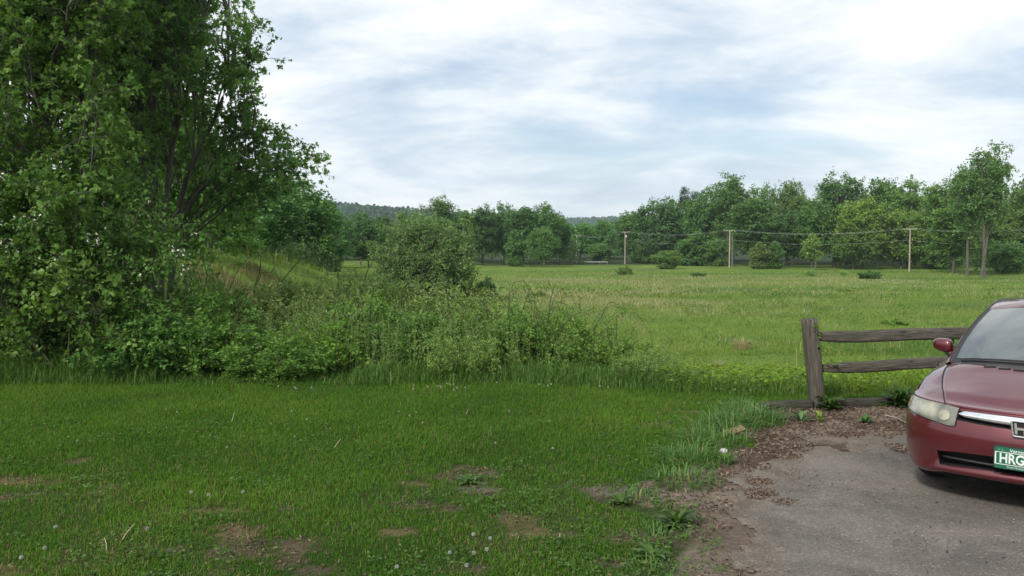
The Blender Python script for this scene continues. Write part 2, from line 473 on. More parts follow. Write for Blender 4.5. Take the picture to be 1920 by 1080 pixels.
# ------------------------------------------------------------------ hills far behind
def ridge(name, x0, x1, y0, depth, hfun, seed):
    nx_, ny_ = 260, 26
    u = np.linspace(x0, x1, nx_); w = np.linspace(0, 1, ny_)
    U, W = np.meshgrid(u, w)
    h = hfun(U) * np.sin(np.clip(W, 0, 1) * np.pi * .5) ** 1.2
    z = -10 + h + 7 * (fbm(U / 14, W * 60, seed, 3) - .5) * np.clip(W * 6, 0, 1)
    yy = y0 + W * depth
    i_, j_ = np.meshgrid(np.arange(ny_ - 1), np.arange(nx_ - 1), indexing='ij'); q_ = (i_ * nx_ + j_).ravel()
    fc = np.stack([q_, q_ + 1, q_ + nx_ + 1, q_ + nx_], 1)
    m_, t_, b_, _ = material(name + '_forest'); tc_ = t_.new('ShaderNodeTexCoord')
    n_ = t_.noise(.09, 6, .7, tc_.outputs['Object'])
    t_.lk(t_.ramp(n_, [(.35, (.030, .062, .034)), (.65, (.042, .082, .042))]), b_.inputs['Base Color']); b_.inputs['Roughness'].default_value = 1; b_.inputs['Specular IOR Level'].default_value = 0
    link(name, mesh_np(name, np.stack([U.ravel(), yy.ravel(), z.ravel()], 1), fc, m_, None, True), kind='structure')
    rg = np.random.default_rng(seed); N = 9000
    ui = rg.uniform(x0, x1, N); wi = rg.uniform(.15, 1, N) ** .6
    hh = hfun(ui) * np.sin(wi * np.pi * .5) ** 1.2 - 10
    # crowns of the hill woods as leaf clumps
    rep = 7; base_ = np.stack([ui, y0 + wi * depth, hh], 1)
    big_ = np.repeat(base_, rep, 0) + rg.normal(0, 1, (N * rep, 3)) * np.array([5, 4, 0]) + np.array([0, 0, 1]) * (rg.uniform(-3, 5.5, N * rep) * np.repeat(rg.uniform(.4, 1.3, N), rep))[:, None]
    V_, Q_ = leafquads(rg, big_, unit(rg, N * rep) + np.array([0, 0, .4]), rg.uniform(3.0, 7.0, N * rep), .5)
    return V_, Q_, np.repeat(np.clip(np.repeat(rg.normal(.22, .13, N), rep) + rg.normal(0, .08, N * rep), 0, 1), 4)


def hill_h(y0, depth, pts):
    xs_ = np.array([P(a, 400, y0 + depth)[0] for a, _ in pts]); hs = np.array([P(a, b_, y0 + depth)[2] + 10 - 6 for a, b_ in pts])
    return lambda u: np.interp(u, xs_, hs)


fa = Acc()
f1 = hill_h(900, 500, [(-900, 420), (200, 385), (560, 381), (640, 382), (700, 388), (770, 393), (900, 405), (1000, 425), (1200, 450)])
fa.add(*ridge('hill', P(-900, 400, 1400)[0], P(1250, 400, 1400)[0], 900, 500, f1, 61))
f2 = hill_h(1800, 700, [(600, 430), (900, 414), (1060, 410), (1100, 409), (1160, 407), (1300, 402), (1900, 395), (2900, 410)])
fa.add(*ridge('hill', P(600, 400, 2500)[0], P(2900, 400, 2500)[0], 1800, 700, f2, 67))
link('hill_woods', fa.mesh('hill_woods', leafmat('hill_leaf', (.030, .068, .034), (.042, .088, .042), (.056, .11, .048), .1)), kind='stuff', label='dark blue-green woods covering the far hills', cat='woods')

# ------------------------------------------------------------------ far trees: a few grown prototypes, copied
def far_proto(seed, H, c, r, n, att=(.2, .75), stems=1, leaf=None, mat=None, bark=None, nb=8, nt=4, nl=9, ls=.33, L1=1.6, L2=.8, rt=.2, inner=.45, zmin=None, lean=.3, wid=.4):
    rg = np.random.default_rng(seed); wood = Acc(); A = []
    T = env_targets(rg, n, (0, 0, c * H), (r[0] * H, r[1] * H, r[2] * H), inner, zmin)
    st = []
    for k in range(stems):
        a = rg.uniform(0, 6.28); tip = np.array([math.cos(a) * lean, math.sin(a) * lean, 1]) * np.array([1, 1, H * .86])
        s = np.linspace(0, 1, 9)[:, None]; base_ = np.array([rg.normal(0, .3), rg.normal(0, .3), -.4]) * (stems > 1) + np.array([0, 0, -.4])
        pl = base_ * (1 - s) + tip * s + rg.normal(0, .12, (9, 3)) * s; st.append(pl)
        wood.add(*tubes(pl, (rt / stems ** .4) * (1 - .85 * s[:, 0]), 7))
    hi = np.clip(T[:, 2] / H * .75, att[0], att[1]) * rg.uniform(.75, 1, n)
    for k in range(n):
        pl = st[k % stems]; x = hi[k] / .86 * 8; i = min(int(x), 7); A.append(pl[i] + (pl[i + 1] - pl[i]) * (x - i))
    w2, V, Q, tn = grow(rg, np.array(A), T, dict(r0=rt * .32, nb=nb, nt=nt, nl=nl, ls=ls, L1=L1, L2=L2, f0=.45, jit=.5, wid=wid, lup=.9, sides=4))
    for v_, f_ in zip(w2.v, [None] * len(w2.v)): pass
    off = wood.n; wood.v += w2.v; wood.t += w2.t; wood.n += w2.n
    for k_, fl_ in w2.f.items(): wood.f.setdefault(k_, []).extend([f_ + off for f_ in fl_])
    tm = wood.mesh('trunk', bark or M_bark, True); cm = mesh_np('crown', V, Q, mat or M_leaf_field, {'tint': tn})
    return tm, cm, H, 2 * r[0] * H * 1.12


def conifer_proto(seed, H):
    rg = np.random.default_rng(seed); wood = Acc()
    s = np.linspace(0, 1, 8)[:, None]; pl = np.array([[0, 0, -.3]]) * (1 - s) + np.array([[0, 0, H]]) * s
    wood.add(*tubes(pl, .2 * (1 - .9 * s[:, 0]), 6))
    n = 150; z = H * rg.uniform(.12, .98, n); L = (H - z) * .24 + .35; a = rg.uniform(0, 6.28, n)
    A = np.stack([0 * z, 0 * z, z], 1); T = A + np.stack([np.cos(a) * L, np.sin(a) * L, .12 * L * rg.normal(0, 1, n)], 1)
    w2, V, Q, tn = grow(rg, A, T, dict(r0=.03, nb=6, nt=3, nl=4, ls=.30, L1=.8, L2=.45, f0=.25, jit=.4, wid=.22, lift=-.02, spread=.5, sides=3, bw=False))
    tm = wood.mesh('trunk', M_bark, True); cm = mesh_np('crown', V, Q, M_needle, {'tint': tn})
    return tm, cm, H, .24 * H * 2 + .8


PROTO = {
    'round': far_proto(101, 14, .57, (.27, .27, .40), 72, ls=.33),
    'round2': far_proto(102, 14, .56, (.31, .28, .41), 84, ls=.33, inner=.55),
    'round3': far_proto(103, 13, .60, (.28, .30, .38), 64, ls=.33, att=(.3, .8)),
    'tall': far_proto(104, 18, .58, (.19, .19, .41), 76, ls=.34, rt=.25),
    'tall2': far_proto(105, 18, .60, (.17, .20, .39), 64, ls=.34, rt=.25, stems=2, lean=1.2),
    'cotton': far_proto(106, 22, .66, (.17, .17, .33), 46, att=(.3, .9), stems=2, lean=1.6, nb=9, nt=4, nl=8, ls=.33, L1=1.6, inner=.3, rt=.36),
    'cotton2': far_proto(107, 20, .68, (.17, .17, .30), 40, att=(.35, .9), stems=1, lean=.5, nb=9, nt=4, nl=8, ls=.33, L1=1.6, inner=.3, rt=.34),
    'low': far_proto(108, 6, .48, (.5, .5, .5), 46, att=(.05, .5), stems=3, nb=7, ls=.27, L1=.8, L2=.5, zmin=.3, rt=.12),
    'low2': far_proto(109, 6, .5, (.36, .36, .5), 40, att=(.05, .5), stems=2, nb=7, ls=.27, L1=.8, L2=.5, zmin=.3, rt=.12),
    'sapling': far_proto(110, 7, .62, (.15, .15, .38), 26, att=(.2, .8), nb=6, ls=.25, L1=.6, L2=.4, rt=.09),
    'mound': far_proto(111, 2, .36, (.75, .75, .50), 44, att=(.02, .2), stems=3, nb=6, ls=.15, L1=.35, L2=.22, zmin=.05, rt=.05, inner=.35),
    'pine': conifer_proto(112, 15),
}


def tree(name, px, top, D, wpx, proto, tint, label, cat='tree', group=None, rz=None, sink=0, fat=1.0):
    tm, cm, H, W = PROTO[proto]
    b = P(px, 460, D); zb = zt(b[0], D) - sink
    ht = P(px, top, D)[2] - zb; sc = ht / (H * .98); sw = (wpx / F * D) / W * fat
    rg = np.random.default_rng(int(px * 7 + top))
    o = link(name, None, None, label, cat, group, loc=(b[0], D, zb), rz=rg.uniform(0, 6.28) if rz is None else rz)
    o.scale = (sw, sw, sc)
    k1 = link('trunk' if proto not in ('mound',) else 'stem', tm, o); k2 = link('crown' if proto != 'mound' else 'foliage', cm, o, color=tint)
    return o


DK, MD, LT, YL, GY, BL = (.72, .82, .85), (1, 1, 1), (1.25, 1.2, 1.05), (1.45, 1.32, .9), (1.15, 1.1, 1.15), (.75, .9, .98)
EDGE_L = 'trees along the left edge of the meadow'; EDGE_C = 'trees along the far edge of the meadow'; EDGE_R = 'trees behind the utility poles'
for a in [
    # left wood, receding along the rise
    ('leafy_tree', 395, 326, 52, 190, 'round2', (0.90, 1.00, 0.82), 'rounded mid-green tree directly behind the maple trunks, above the grassy rise', EDGE_L),
    ('leafy_tree', 330, 330, 44, 170, 'round', (0.95, 0.98, 0.91), 'broad tree half hidden behind the white-flowered bush and maple trunks', EDGE_L),
    ('leafy_tree', 470, 324, 68, 190, 'round', (0.76, 0.95, 0.93), 'dense dark tree standing behind the bright green bush on the rise', EDGE_L),
    ('leafy_tree', 552, 342, 84, 170, 'round3', (0.81, 1.00, 0.87), 'tree with smoothly sloping right side ending the left wood against the hill', EDGE_L),
    ('leafy_tree', 515, 334, 98, 170, 'tall', (0.70, 0.81, 0.80), 'narrow dark tree squeezed between two rounder trees above the rise', EDGE_L),
    ('leafy_tree', 600, 388, 118, 120, 'round', (0.66, 0.90, 0.98), 'lower dark tree below the wooded ridge where the left wood steps down', EDGE_L),
    ('leafy_tree', 632, 398, 165, 84, 'round2', (0.70, 0.84, 0.87), 'blue-green tree on the far meadow edge, first left of the willow by a gap', EDGE_L),
    ('leafy_tree', 676, 402, 190, 76, 'round3', (0.76, 0.90, 0.93), 'tree with pale thin trunk on the meadow edge left of the willow', EDGE_L),
    ('leafy_tree', 716, 406, 215, 70, 'round', (0.70, 0.81, 0.80), 'dark tree partly covered by the left side of the willow', EDGE_L),
    ('young_tree', 620, 440, 140, 60, 'low2', (0.76, 0.95, 0.93), 'short rounded tree in front of the left wood near the low grey shrub', EDGE_L),
    ('young_tree', 690, 452, 170, 44, 'sapling', LT, 'slim light green sapling at the foot of the wood left of the willow', EDGE_L),
    # centre
    ('cottonwood_tree', 828, 360, 225, 70, 'cotton2', (.95, 1, 1), 'airy open-topped tree rising above the crown of the willow', EDGE_C),
    ('leafy_tree', 868, 396, 235, 66, 'round', (.75, .95, .8), 'tree at the right shoulder of the willow, just below the airy treetop', EDGE_C),
    ('leafy_tree', 776, 398, 235, 66, 'round2', (.75, .9, .9), 'dark tree behind the left half of the willow crown', EDGE_C),
    ('leafy_tree', 905, 386, 240, 60, 'tall', DK, 'dark narrow tree, first clear of the willow on its right', EDGE_C),
    ('leafy_tree', 945, 380, 245, 66, 'round2', (.72, .92, .82), 'full dark green tree in the middle of the central wood', EDGE_C),
    ('leafy_tree', 983, 388, 238, 60, 'tall2', (.68, .85, .8), 'dark two-stemmed tree right of the middle of the central wood', EDGE_C),
    ('leafy_tree', 1020, 387, 240, 70, 'round3', (.78, .98, .8), 'round-topped tree near the right end of the central wood', EDGE_C),
    ('leafy_tree', 1050, 404, 250, 56, 'round', (.72, .95, .8), 'last tree of the central wood, sloping down to the distant gap', EDGE_C),
    ('young_tree', 1014, 424, 222, 58, 'round2', (.95, 1.08, .95), 'lighter cone-like tree standing in front of the central wood', EDGE_C),
    ('young_tree', 968, 436, 226, 48, 'low2', (.85, 1, .9), 'low tree in front of the dark two-stemmed tree', EDGE_C),
    ('leafy_tree', 1088, 416, 330, 62, 'round2', (.85, 1.15, .75), 'bright distant tree left of the farthest utility pole', EDGE_C),
    ('leafy_tree', 1128, 414, 340, 62, 'round', (.85, 1.15, .75), 'bright distant tree in the gap right of the farthest utility pole', EDGE_C),
    ('young_tree', 1128, 455, 268, 64, 'low', (.9, 1.05, .9), 'wide low thicket tree behind the pale guard rail', EDGE_C),
    # right wood
    ('leafy_tree', 1182, 398, 275, 84, 'round', (.85, 1, .85), 'tree at the left end of the right wood, sloping down to the gap', EDGE_R),
    ('leafy_tree', 1240, 370, 262, 112, 'round2', BL, 'broad smooth blue-green dome between the third pole and the pine tops', EDGE_R),
    ('pine_tree', 1284, 356, 285, 60, 'pine', (1, 1, 1), 'dark pine top poking out left of the tall poplar-like tree', EDGE_R),
    ('pine_tree', 1303, 364, 290, 60, 'pine', (.9, .95, .95), 'smaller dark pine top beside the taller pine', EDGE_R),
    ('leafy_tree', 1322, 362, 250, 84, 'round3', (.85, 1, .9), 'mid-green tree just left of the pole with dark foot', EDGE_R),
    ('cottonwood_tree', 1370, 322, 240, 96, 'cotton', (.95, 1.05, .95), 'tall broad-topped cottonwood above the second utility pole', EDGE_R),
    ('leafy_tree', 1408, 372, 228, 84, 'tall2', (.8, .95, .85), 'forked tree with pale stems right behind the second utility pole', EDGE_R),
    ('leafy_tree', 1440, 346, 245, 74, 'round2', (.95, 1.08, .9), 'rounded treetop between the tall cottonwood and the grey-green top', EDGE_R),
    ('leafy_tree', 1486, 342, 240, 80, 'round', GY, 'grey-green rounded treetop left of the ragged cottonwood', EDGE_R),
    ('leafy_tree', 1476, 400, 218, 90, 'tall', DK, 'very dark tree above the twin domed trees', EDGE_R),
    ('cottonwood_tree', 1565, 312, 215, 92, 'cotton2', (.85, .98, .95), 'ragged open-topped cottonwood with upright sprays in the right wood', EDGE_R),
    ('leafy_tree', 1530, 378, 212, 90, 'round3', (.85, .98, .85), 'shadowy tree behind the pale sapling', EDGE_R),
    ('leafy_tree', 1618, 372, 204, 112, 'round2', YL, 'yellow-green tree with short dark trunk, left of the nearest pole', EDGE_R),
    ('leafy_tree', 1600, 420, 202, 84, 'round', (1.15, 1.12, 1), 'grey-leaved tree leaning over the dark low bush', EDGE_R),
    ('leafy_tree', 1645, 338, 230, 100, 'round', (.9, 1, .9), 'treetop behind the yellow-green tree, below the open sky', EDGE_R),
    ('leafy_tree', 1702, 344, 220, 88, 'round3', (1.05, 1.1, .9), 'fresh green treetop straight above the nearest utility pole', EDGE_R),
    ('leafy_tree', 1690, 392, 206, 100, 'round2', (1.35, 1.25, .95), 'light green tree with heavy dark trunk just left of the nearest pole', EDGE_R),
    ('leafy_tree', 1742, 400, 208, 92, 'round', (1.1, 1.1, .95), 'spreading tree right of the nearest utility pole', EDGE_R),
    ('leafy_tree', 1760, 342, 205, 96, 'tall', (1.1, 1.15, .9), 'light treetop left of the tall twin cottonwood', EDGE_R),
    ('cottonwood_tree', 1848, 266, 150, 100, 'cotton', (.95, 1.02, .95), 'tallest twin-trunked cottonwood, standing out above the right wood', EDGE_R),
    ('cottonwood_tree', 1815, 292, 154, 66, 'cotton2', (.9, 1, .95), 'slimmer cottonwood leaning left of the tallest twin trunks', EDGE_R),
    ('leafy_tree', 1790, 380, 176, 90, 'tall2', (1.05, 1.1, .9), 'shady tree with several bare lower stems below the cottonwoods', EDGE_R),
    ('leafy_tree', 1880, 385, 178, 90, 'round2', (1.2, 1.15, .95), 'light bushy tree behind the tallest cottonwood trunks', EDGE_R),
    ('leafy_tree', 1930, 330, 176, 90, 'round3', MD, 'tree cut by the right side of the picture above the car', EDGE_R),
    ('leafy_tree', 2010, 350, 150, 120, 'round2', MD, 'broad tree outside beyond the car roof', EDGE_R),
    ('young_tree', 1424, 458, 205, 44, 'low2', (1.25, 1.05, .95), 'small reddish-green domed tree, left one of a touching pair', EDGE_R),
    ('young_tree', 1450, 457, 206, 44, 'low2', (.8, .95, .85), 'small dark green domed tree, right one of a touching pair', EDGE_R),
    ('young_tree', 1522, 438, 195, 30, 'sapling', (1.5, 1.4, 1.2), 'pale slender sapling standing alone before the dark wood', EDGE_R),
    ('young_tree', 1250, 468, 205, 62, 'low', (1.1, 1.1, .85), 'low spreading shrubby tree at the meadow edge left of the second pole', EDGE_R),
    ('young_tree', 1205, 446, 268, 70, 'low', (.85, 1, .9), 'thicket tree right of the third utility pole', EDGE_R),
    ('young_tree', 1300, 440, 235, 74, 'low2', (.9, 1.05, .95), 'thicket tree at the wood edge under the wire', EDGE_R),
    ('young_tree', 1345, 446, 232, 60, 'low', (.95, 1.05, .9), 'leafy undergrowth tree immediately left of the second pole', EDGE_R),
    ('young_tree', 1760, 455, 202, 90, 'low', (.95, 1.05, .9), 'dark low thicket between the nearest pole and the cottonwood trunks', EDGE_R),
    ('young_tree', 1890, 450, 172, 90, 'low', (.85, 1, .9), 'dark thicket right of the twin cottonwood trunks', EDGE_R),
]:
    tree(*a[:8], 'tree', a[8])

GS = 'low shrubs dotted over the meadow'
for a in [
    ('shrub', 455, 440, 56, 96, 'low', (1.5, 1.65, 1.1), 'bright green bush on the grassy rise in front of the left wood', GS, .3),
    ('shrub', 540, 478, 70, 40, 'low2', (1.4, 1.5, 1.1), 'small bright green shrub on the slope right of the big bright bush', GS, .2),
    ('shrub', 910, 518, 92, 60, 'mound', (1.0, 1.05, 1.15), 'rounded grey-green shrub right of the willow', GS, .1),
    ('shrub', 884, 528, 84, 76, 'mound', (1.6, 1.2, 1.05), 'reddish olive shrub at the willow foot, in front of the grey-green one', GS, .1),
    ('shrub', 641, 505, 170, 32, 'mound', (.9, .9, 1.0), 'small dark dome-shaped shrub left of the willow', GS, .1),
    ('shrub', 668, 500, 185, 36, 'mound', (1.2, 1.2, 1.1), 'pale low shrub behind the small dark dome', GS, .1),
    ('shrub', 1172, 497, 165, 40, 'mound', (1.2, 1.15, .95), 'flat wide olive shrub in the meadow below the third pole', GS, .1),
    ('shrub', 1310, 510, 158, 34, 'mound', (.8, .85, .75), 'low dark spreading shrub in the meadow left of the second pole', GS, .1),
    ('shrub', 1521, 503, 158, 30, 'mound', (1.9, 1.75, 1.7), 'pale silvery shrub below the pale sapling', GS, .1),
    ('shrub', 1632, 506, 145, 48, 'mound', (.7, .85, .75), 'dark glossy bush left of the nearest pole', GS, .1),
    ('shrub', 1582, 505, 160, 18, 'mound', (2.0, 1.9, 1.8), 'tiny pale shrub between the silvery shrub and the dark bush', GS, .1),
    ('shrub', 1586, 542, 107, 40, 'mound', (1.1, 1.15, .8), 'flat green tussock in the open meadow below the dark bush', GS, .15),
    ('shrub', 1680, 597, 62, 64, 'mound', (1.3, 1.35, .8), 'leafy low clump in the meadow just above the fence rail', GS, .15),
    ('shrub', 1010, 545, 95, 40, 'mound', (1.0, 1.0, .75), 'flat brownish tussock right of the willow shrubs', GS, .3),
]:
    tree(*a[:8], 'shrub', a[8], sink=a[9])

# woods behind the edge trees: one mass of foliage, and the dark growth at their feet
rg = np.random.default_rng(77); wd = Acc()
def mass(pxs, D0, D1, tops, n, ls, lowz=0, cl=90):
    V_, Q_, T_ = [], [], []
    px = rg.uniform(pxs[0], pxs[1], n); D = rg.uniform(D0, D1, n)
    top = np.interp(px, [a for a, _ in tops], [b for _, b in tops])
    for a, d_, tp in zip(px, D, top):
        c0 = P(a, 460, d_); zb = zt(c0[0], d_) + lowz; h = max(1.0, P(a, tp, d_)[2] - zb) * rg.uniform(.62, 1.04)
        r = h * .24 + .8; m_ = cl
        u = unit(rg, m_) * rg.uniform(.6, 1, (m_, 1)); pos = np.array([c0[0], d_, zb + h * .55]) + u * np.array([r, r, h * .46])
        v_, q_ = leafquads(rg, pos, unit(rg, m_), ls * rg.uniform(.6, 1.3, m_), .42)
        wd.add(v_, q_, np.repeat(np.clip(rg.normal(.45, .14) + rg.normal(0, .12, m_), 0, 1), 4))
mass((-250, 620), 95, 160, [(-250, 330), (420, 365), (560, 385), (620, 410)], 70, .8, cl=260)
mass((560, 800), 225, 300, [(560, 405), (700, 412), (800, 410)], 60, .9, cl=220)
mass((760, 1075), 262, 330, [(760, 408), (940, 396), (1040, 402), (1075, 425)], 90, .9, cl=220)
mass((1060, 1200), 345, 420, [(1060, 424), (1200, 416)], 50, 1.0, cl=200)
mass((1190, 1500), 285, 340, [(1190, 405), (1300, 378), (1500, 362)], 110, .9, cl=240)
mass((1480, 2150), 235, 300, [(1480, 362), (1650, 352), (1800, 352), (2150, 350)], 150, .9, cl=240)
mass((1560, 2150), 214, 240, [(1560, 430), (2150, 420)], 80, .8, cl=200)
mass((1180, 1600), 242, 275, [(1180, 455), (1600, 440)], 130, .1, cl=160)
mass((1600, 1960), 206, 222, [(1600, 455), (1960, 450)], 60, .1, cl=150)
mass((590, 1075), 236, 258, [(590, 466), (1075, 464)], 130, .1, cl=130)
mass((300, 600), 72, 100, [(300, 425), (500, 430), (600, 455)], 80, .3, cl=200)
mass((1800, 2150), 182, 205, [(1800, 460), (2150, 455)], 40, .6, cl=160)
mass((2150, 3300), 190, 270, [(2150, 350), (3300, 340)], 90, .4, cl=230)
mass((-1500, -250), 60, 140, [(-1500, 250), (-250, 320)], 60, .5, cl=230)
link('woodland', wd.mesh('woodland', M_leaf_far), kind='stuff', label='dark mass of woods filling in behind the meadow edge trees', cat='woods')

# ------------------------------------------------------------------ the willow in the meadow
def pixel_tree(name, label, cat, seed, base, stems, targets, p, mat, bark=None, group=None, color=None, parts=('trunk', 'crown'), extra=None, rt=.12, hfrac=(.15, .8)):
    """a tree grown towards target points; base at its foot, stems = list of stem polylines (local)"""
    rg = np.random.default_rng(seed); wood = Acc(); base = np.array(base, float)
    T = np.asarray(targets) - base; A = np.zeros_like(T)
    S = []
    for s_ in stems:
        s_ = np.asarray(s_, float); u = np.linspace(0, 1, len(s_)); uu = np.linspace(0, 1, 12)
        pl = np.stack([np.interp(uu, u, s_[:, k]) for k in range(3)], 1); pl[1:-1] += rg.normal(0, .008, (10, 3)) * np.linalg.norm(pl[-1] - pl[0])
        for _ in range(3): pl[1:-1] = (pl[:-2] + 2 * pl[1:-1] + pl[2:]) / 4
        u2 = np.linspace(0, 11, 34); pl = np.stack([np.interp(u2, np.arange(12), pl[:, k]) for k in range(3)], 1)
        for _ in range(4): pl[1:-1] = (pl[:-2] + 2 * pl[1:-1] + pl[2:]) / 4
        uu = np.linspace(0, 1, 34)
        S.append(pl); wood.add(*tubes(pl, rt * (1 - .8 * uu), 8))
    for k in range(len(T)):
        best = None
        for pl in S:
            d = np.linalg.norm((pl - T[k])[:, :2], axis=1) + 1.3 * np.abs(pl[:, 2] - T[k][2] * .62)
            d = np.where((pl[:, 2] > T[k][2] + .3), d + 5, d)
            i = int(np.argmin(d[1:])) + 1
            if best is None or d[i] + rg.uniform(0, .5) < best[0]: best = (d[i], pl[i])
        A[k] = best[1]
    w2, V, Q, tn = grow(rg, A, T, p)
    off = wood.n; wood.v += w2.v; wood.t += w2.t; wood.n += w2.n
    for k_, fl_ in w2.f.items(): wood.f.setdefault(k_, []).extend([f_ + off for f_ in fl_])
    o = link(name, None, None, label, cat, group, loc=base)
    link(parts[0], wood.mesh(parts[0], bark or M_bark, True), o)
    link(parts[1], mesh_np(parts[1], V, Q, mat, {'tint': tn}), o, color=color)
    return o, V


D = 84.0; b0 = P(800, 460, D); b0[2] = zt(b0[0], D)
rg = np.random.default_rng(5)
T = np.concatenate([env_targets(rg, 150, (.2, 0, 4.9), (5.7, 5.2, 4.3), .5, .5), env_targets(rg, 40, (.3, -.5, 1.8), (5.0, 4.6, 1.5), .4, .3)])
T[:, 0] += .05 * (T[:, 2] - 4); T = T + b0
pixel_tree('willow_tree', 'broad grey-green willow standing alone in the meadow', 'tree', 6, b0,
           [[(0, 0, -.3), (.3, 0, 2.5), (.6, .2, 7)], [(-.3, .2, -.3), (-1.2, 0, 2.2), (-2.4, .4, 6)], [(.3, -.2, -.3), (1.5, -.3, 2), (2.8, -.3, 5)], [(.1, .2, -.3), (.2, 1.2, 3), (.3, 2.2, 6)], [(-.1, -.2, -.3), (-.4, -1.4, 2), (-.6, -2.4, 5)]],
           T, dict(r0=.06, nb=9, nt=4, nl=7, ls=.25, L1=1.2, L2=.6, f0=.4, jit=.5, wid=.26, lup=.5, sides=4, droop=.25), M_leaf_field, M_bark, color=(1.15, 1.08, 1.22), rt=.17)

# ------------------------------------------------------------------ near left: maple, its neighbours, the flowering bush
def ptargets(rg, n, pxs, pys, Ds, right=None, left=None, rule=None):
    out = []
    while len(out) < n:
        px, py = rg.uniform(*pxs), rg.uniform(*pys)
        if right is not None and px > np.interp(py, [a for a, _ in right], [b for _, b in right]): continue
        if left is not None and px < np.interp(py, [a for a, _ in left], [b for _, b in left]): continue
        D_ = rg.uniform(*Ds)
        if rule is not None and not rule(px, py, D_): continue
        out.append(P(px, py, D_))
    return np.array(out)


rg = np.random.default_rng(8)
mD = 17.0; mb = P(292, 460, mD); mb[2] = zt(mb[0], mD)
right = [(-400, 400), (-120, 420), (0, 385), (60, 395), (110, 375), (160, 385), (210, 395), (250, 405), (300, 410), (345, 380)]
T1 = ptargets(rg, 104, (120, 480), (-260, 305), (15.2, 19), right, rule=lambda x, y, d: (not (225 < x < 390 and 170 < y) or d > 17.9) and (x < 350 or rg.uniform() < .85))
T2 = np.array([P(*a) for a in [(583, 312, 16.1), (562, 290, 16.3), (552, 322, 16.0), (548, 300, 16.2), (520, 288, 16.6), (500, 312, 15.8), (470, 285, 16.4), (470, 235, 16.8), (448, 215, 16.6), (450, 180, 17), (525, 268, 16.3),
                               (440, 140, 16.5), (470, 78, 15), (445, 50, 15.4), (455, -10, 14.6), (478, 262, 16.2), (430, 100, 16.2), (505, 290, 16.6), (470, 120, 15.6), (455, 160, 16.2), (445, 240, 16.5), (440, 310, 16), (420, 325, 16.4)]])
T3 = mb + env_targets(rg, 55, (-.9, .5, 10.5), (3.3, 4.5, 5.0), .5)
T3 = T3[T3[:, 2] > 7.2]
Tm = np.concatenate([T1, T2, T3])
def pxl(px, py, D): return P(px, py, D) - mb
stems = [[(0, 0, -.2), pxl(300, 350, 17), pxl(330, 240, 17), pxl(370, 130, 16.9), pxl(400, -40, 16.8), pxl(410, -300, 16.8)],
         [(-.12, .1, -.2), pxl(290, 340, 17.1), pxl(290, 220, 17.2), pxl(300, 60, 17.2), pxl(310, -200, 17.3), pxl(310, -450, 17.3)],
         [(-.3, .1, -.2), pxl(272, 320, 17.2), pxl(268, 230, 17.4), pxl(250, 100, 17.6), pxl(220, -150, 17.8)],
         [(.15, 0, -.2), pxl(320, 350, 16.8), pxl(375, 270, 16.6), pxl(420, 180, 16.5), pxl(450, 60, 16.2)],
         [(.1, -.1, -.2), pxl(335, 375, 16.7), pxl(400, 335, 16.4), pxl(440, 318, 16.2), pxl(480, 300, 16.2)]]
pixel_tree('maple_tree', 'large maple with several dark trunks and a leafy spray reaching over the sky', 'tree', 9, mb, stems, Tm,
           dict(r0=.024, nb=8, nt=5, nl=9, ls=.078, L1=.66, L2=.32, f0=.35, jit=.4, wid=.40, lup=.45, lobed=True, tw=True, tr=.004, along=.8, droop=.2, ldown=-.35), M_leaf_maple, M_bark, color=(1.1, 1.15, 1.1), rt=.07)

rg = np.random.default_rng(12)
sb = P(60, 460, 13.2); sb[2] = zt(sb[0], 13.2)
T = np.concatenate([ptargets(rg, 130, (-330, 245), (-330, 440), (11.6, 14.6), [(-330, 200), (0, 245), (180, 215), (380, 190), (440, 200)]), sb + env_targets(rg, 30, (-1, .6, 8.5), (3, 3, 3.2), .5)])
pixel_tree('boxelder_tree', 'leafy bright green tree filling the upper left corner', 'tree', 13, sb,
           [[(0, 0, -.2), (.1, .1, 3), (.1, .2, 6), (0, .4, 10)], [(-.2, 0, -.2), (-.9, -.1, 2.5), (-1.6, 0, 5.5), (-1.8, .2, 9)], [(.2, .1, -.2), (.7, .2, 2.5), (.9, .2, 5)]], T,
           dict(r0=.03, nb=9, nt=5, nl=10, ls=.075, lobed=True, L1=.75, L2=.32, f0=.3, jit=.35, wid=.36, lup=.55, tw=True, tr=.004, droop=.25, ldown=-.25), M_leaf_bush, M_bark, color=(.86, .92, .80), rt=.09)

rg = np.random.default_rng(15)
tb = P(180, 460, 23); tb[2] = zt(tb[0], 23)
T = np.concatenate([ptargets(rg, 120, (-260, 400), (-200, 420), (20.5, 26)), ptargets(rg, 70, (210, 450), (130, 450), (21, 27), [(130, 340), (250, 400), (330, 430), (450, 440)]), tb + env_targets(rg, 25, (0, 0, 11), (4, 3, 3), .5)])
pixel_tree('ash_tree', 'tree standing behind the maple, seen through its branches', 'tree', 16, tb,
           [[(0, 0, -.2), (.1, 0, 4), (0, .3, 9), (.2, .2, 13)], [(.3, .2, -.2), (1.3, 0, 4), (2.2, 0, 8)], [(-.3, 0, -.2), (-1.5, 0, 4), (-3, 0, 8)]], T,
           dict(r0=.05, nb=8, nt=5, nl=6, ls=.16, L1=1.1, L2=.5, f0=.35, jit=.4, wid=.36, lup=.6), M_leaf_bush, M_bark, color=(.78, .92, .80), rt=.13)

